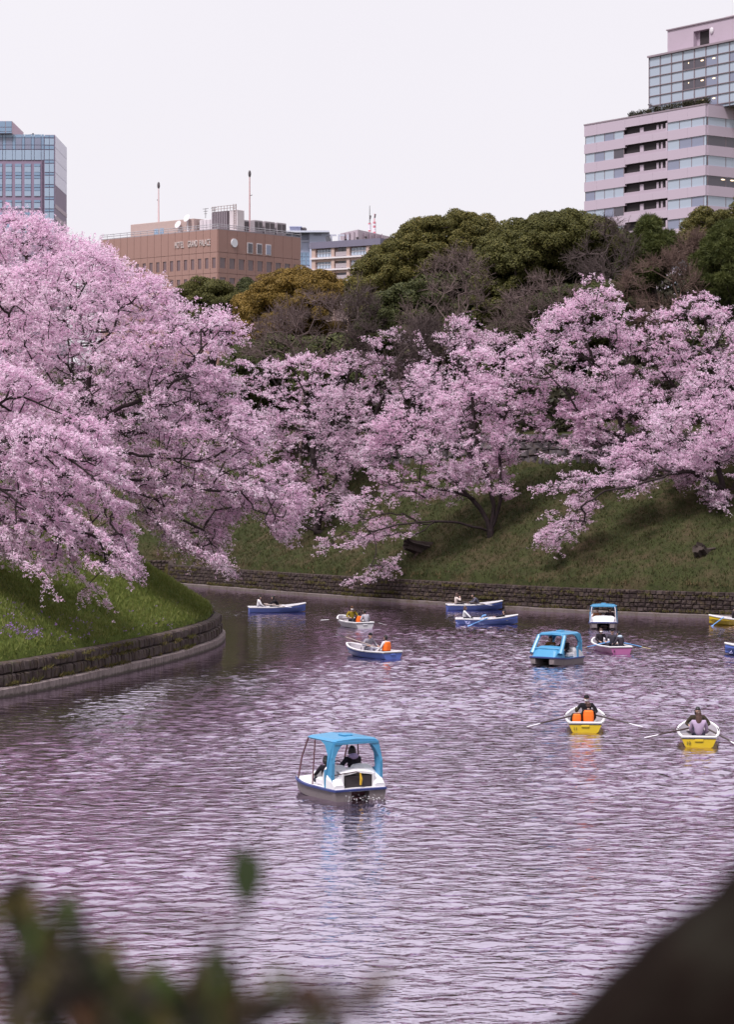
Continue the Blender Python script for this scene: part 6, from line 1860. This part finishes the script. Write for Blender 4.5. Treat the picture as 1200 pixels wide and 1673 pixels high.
# churned water behind the nearest paddle wheel
M_foam = NT('foam').pbr((.80, .77, .84), .25, .5)
r_ = np.random.RandomState(4); fv, ff = [], []
Mq = Matrix.Translation(q1.location) @ Matrix.Rotation(q1.rotation_euler.z, 4, 'Z')
for k in range(110):
    back = abs(r_.normal(0, .35)); spread = .42 + back * .35
    c = Mq @ V(r_.uniform(-spread, spread), -1.18 - back, abs(r_.normal(0, .12)) * max(0, 1 - back) + .01)
    s = r_.uniform(.006, .018) * (1.7 if r_.rand() < .2 else 1); b0 = len(fv)
    for p in ((1, 0, 0), (-1, 0, 0), (0, 1.6, 0), (0, -1.6, 0), (0, 0, .7), (0, 0, -.7)):
        fv.append((c.x + p[0] * s * r_.uniform(.6, 1.3), c.y + p[1] * s * r_.uniform(.6, 1.3), c.z + p[2] * s))
    ff += [(b0 + a, b0 + b, b0 + c_) for a, b, c_ in ((0, 2, 4), (2, 1, 4), (1, 3, 4), (3, 0, 4), (2, 0, 5), (1, 2, 5), (3, 1, 5), (0, 3, 5))]
tag(link('splash', np_mesh('splash', fv, ff, M_foam)), 'white splashing drops thrown up behind the nearest pedal boat', 'splash', kind='stuff')

# ------------------------------------------------------------------ stumps on the far slope
def stump(label, px, py_, length, rad, dirv, roots, seed):
    q = slope_at(px, py_); r = random.Random(seed)
    root = empty('tree_stump', q, 0, label, 'tree stump', 'old stumps on the far slope')
    d = Vector(dirv).normalized()
    mb = MB(); n = 18
    up = d.cross(V(0, 0, 1)).normalized(); w = d.cross(up)
    rows = []
    prof = [(-.5, 1.5), (0, 1.15), (.4, 1.0), (.8, .95), (1.0, .98)]
    lump = [r.uniform(.68, 1.25) for _ in range(n)]
    for f_, k in prof:
        rows.append([d * length * f_ + (up * math.cos(2 * math.pi * i / n) + w * math.sin(2 * math.pi * i / n)) * rad * k * lump[i % n] * r.uniform(.92, 1.08) for i in range(n + 1)])
    for rw in rows: rw[-1] = rw[0]
    rows.append([d * length * .72 + (p - d * length) * .55 for p in rows[-1]])      # hollow end
    loft(mb, rows); e = len(rows) * (n + 1) - (n + 1); mb.f.append(tuple(range(e, e + n))); mb.m.append(0)
    mb.build('log', M_bark_old, root)
    for a in roots:
        t = MB(); t.tube([(0, 0, 0), Vector(a) * .5 + V(r.uniform(-.1, .1), 0, .05), Vector(a)], [rad * .5, rad * .3, rad * .12], 7); t.build('root', bark('stump_root', (.04, .025, .022), (.13, .085, .08)) if seed == 3 and a is roots[0] else M_bark_old, root)
    pts = np.array([tuple(q + d * length * r.uniform(-.2, .8) + up * r.uniform(-.5, .5) * rad + V(0, 0, rad * r.uniform(.4, .95))) for _ in range(140)])
    return root
stump('hollow mossy stump jutting from the slope left of the spreading cherry', 690, 897, 1.45, .48, (-.85, -.5, .28), [(-.75, -1.1, -1.15), (1.2, -.3, .15)], 3)
stump('small dark rotten stump at the right on the open slope', 1148, 903, .7, .42, (-.4, -.6, .5), [(.9, -.2, .3), (-.5, -.3, -.3)], 5)
# petals' bare bough fragment in front of the wall is part of the trees above

# ================================================================== CLOSE TO THE LENS: a bush and a leaning trunk on the viewing bank
def leaf_mesh(name, mat, seed):
    r = random.Random(seed); mb = MB(); rows = []
    for t, w in ((0, .02), (.2, .17), (.45, .235), (.7, .18), (.9, .08), (1, .01)):
        z = -.22 * t * t + r.uniform(-.02, .02)
        rows.append([V(-w, t, z + .10 * w), V(0, t, z - .03), V(w, t, z + .10 * w)])
    loft(mb, rows)
    return mb.mesh(name, mat)
LEAF_COL = [('dark', (.018, .026, .009)), ('green', (.036, .050, .014)), ('olive', (.060, .048, .018)), ('brown', (.085, .040, .022)), ('umber', (.022, .018, .015))]  # the leaves' own colours, the last a dark brown
LEAFS = []
for k, (nm, c) in enumerate(LEAF_COL):
    t = NT('leaf_' + nm); f = t.noise(t.coord(), 5, 3); t.pbr(t.mix(f, [q * .8 for q in c], [q * 1.2 for q in c]), .75, .12)
    LEAFS.append(leaf_mesh('leaf', t.m, k))

def bush(label, base, leaves, seed):
    r = random.Random(seed)
    root = empty('bush', base, 0, label, 'bush')
    stems = []
    B = Vector(base)
    for px, py_, d in ((-40, 1480, 2.1), (60, 1540, 2.0), (90, 1470, 2.05), (170, 1600, 2.0), (250, 1620, 2.1), (330, 1580, 2.1), (405, 1470, 2.05), (520, 1640, 1.9), (345, 1510, 1.5), (620, 1625, 1.6), (20, 1620, 1.9)):
        e = at(px, py_, d) - B
        s0 = V(r.uniform(-.05, .05), r.uniform(-.05, .05), 0)
        mid = s0 * .5 + e * .5 + V(r.uniform(-.05, .05), r.uniform(-.05, .05), -.12)
        pts = [s0 * (1 - t) ** 2 + mid * 2 * t * (1 - t) + e * t * t for t in [i / 10 for i in range(11)]]
        t_ = MB(); t_.tube(pts, [.007 - .0005 * i for i in range(11)], 6); t_.build('stem', M_bark_old, root); stems += pts
    for px, py_, d, size, ang, k in leaves:
        p = at(px, py_, d) - B
        o = link('leaf', LEAFS[k], root, p, (r.uniform(-.5, .5) + 1.3, r.uniform(-.6, .6), ang), (size,) * 3)
        q = min(stems, key=lambda s: (s - p).length)
        if (q - p).length > .01:
            t_ = MB(); t_.tube([q, (p + q) / 2 + V(0, 0, .004), p], [.0022, .0018, .0014], 5); t_.build('leaf_stalk', M_bark_old, root)
    return root
rl = random.Random(8); lv = []
lv += [(407, 1484, 2.2, .062, .05, 0), (400, 1480, 2.2, .054, -.2, 0), (92, 1520, 2.05, .040, .2, 1), (75, 1545, 2.0, .036, 1.5, 2), (332, 1600, 2.1, .036, -.4, 1), (345, 1625, 2.1, .036, .5, 0), (530, 1640, 1.9, .030, .9, 0), (505, 1668, 1.95, .030, 2.0, 4),
       (345, 1510, 1.45, .014, .3, 3), (620, 1622, 1.5, .014, 1.2, 4), (180, 1508, 1.45, .012, .8, 4)]
for k in range(26):
    lv.append((rl.uniform(330, 600), rl.uniform(1610, 1720), rl.uniform(1.6, 2.0), rl.uniform(.022, .034), rl.uniform(-3, 3), rl.choice([1, 2, 3, 3])))
for k in range(230):
    u = rl.random() ** .8; px = -30 + 410 * u
    top = 1450 + 190 * max(0, min(1, (px - 10) / 260)) ** .85
    py_ = rl.uniform(top, 1730); d = rl.uniform(1.75, 2.25)
    c = rl.choices([0, 1, 2, 3, 4], [3, 2.2, 2.2, 1.6, 3])[0]
    lv.append((px, py_, d, rl.uniform(.028, .042), rl.uniform(-3, 3), c))
bush('leafy bush right in front of us, out of focus across the lower left corner', (-.30, 2.15, 7.93), lv, 3)

def lichen_bark():
    t = NT('lichen_bark'); c = t.coord()
    f = t.noise(c, 14, 6, .65); a = t.mix(f, (.004, .0026, .0022), (.013, .008, .0065))
    a = t.mix(t.ramp(t.noise(c, 6.5, 3, .5), [(.58, 0), (.70, .3)]), a, (.036, .036, .028))
    return t.pbr(a, .95, .05, bump=f, bdist=.02)
M_lichen = lichen_bark()
p0, p1 = at(1062, 1832, 1.9), at(1344, 1578, 1.9); ax = (p1 - p0).normalized()
bs = p0 - ax * ((p0.z - 7.95) / ax.z)
root = empty('leaning_tree', bs, 0, 'dark leaning tree trunk with pale lichen, out of focus in the lower right corner', 'tree')
tk = MB(); pts = [bs - ax * .15 - bs, ax * .5 + V(0, 0, -.03), p0 - bs, p1 - bs, p1 + ax * .7 - bs + V(0, .05, .06), p1 + ax * 1.6 - bs + V(0, .15, .25), p1 + ax * 2.6 - bs + V(0, .3, .7)]
rk = random.Random(6); tp, tr_ = [], []
rad_ = [.15, .12, .103, .100, .09, .07, .03]
for i in range(len(pts) - 1):
    for q in range(10):
        f_ = q / 10; tp.append(Vector(pts[i]).lerp(Vector(pts[i + 1]), f_) + V(rk.gauss(0, .001), rk.gauss(0, .001), rk.gauss(0, .0012)))
        tr_.append((rad_[i] + (rad_[i + 1] - rad_[i]) * f_) * (1.04 + .012 * math.sin(i * 2.1 + q * .7) + rk.gauss(0, .006)))
tk.tube(tp, tr_, 16); tk.build('trunk', M_lichen, root, smooth=True)
br = MB()
for k, (a, v) in enumerate(((4, (.5, .4, .1)), (5, (-.1, .5, .6)), (5, (.6, -.3, .3)), (6, (.3, .3, .5)), (6, (.5, -.2, .1)))):
    e = pts[a] + Vector(v); br.tube([pts[a], (pts[a] + e) / 2 + V(0, 0, .06), e], [.035, .022, .008], 7)
br.build('branches', M_lichen, root)
r_ = np.random.RandomState(2); P_ = np.concatenate([np.array(pts[a] + Vector(v))[None] + r_.normal(0, .22, (60, 3)) for a, v in ((4, (.7, .5, .3)), (5, (.2, .6, .8)), (6, (.5, .2, .5)))])
P_ = P_[P_[:, 0] > .9 + 1.3]
v, f, tt = petals(P_, .06, 2, r_)
tag(link('leaves', np_mesh('leaves', v, f, M_lf_dark, tt), root), kind='stuff')
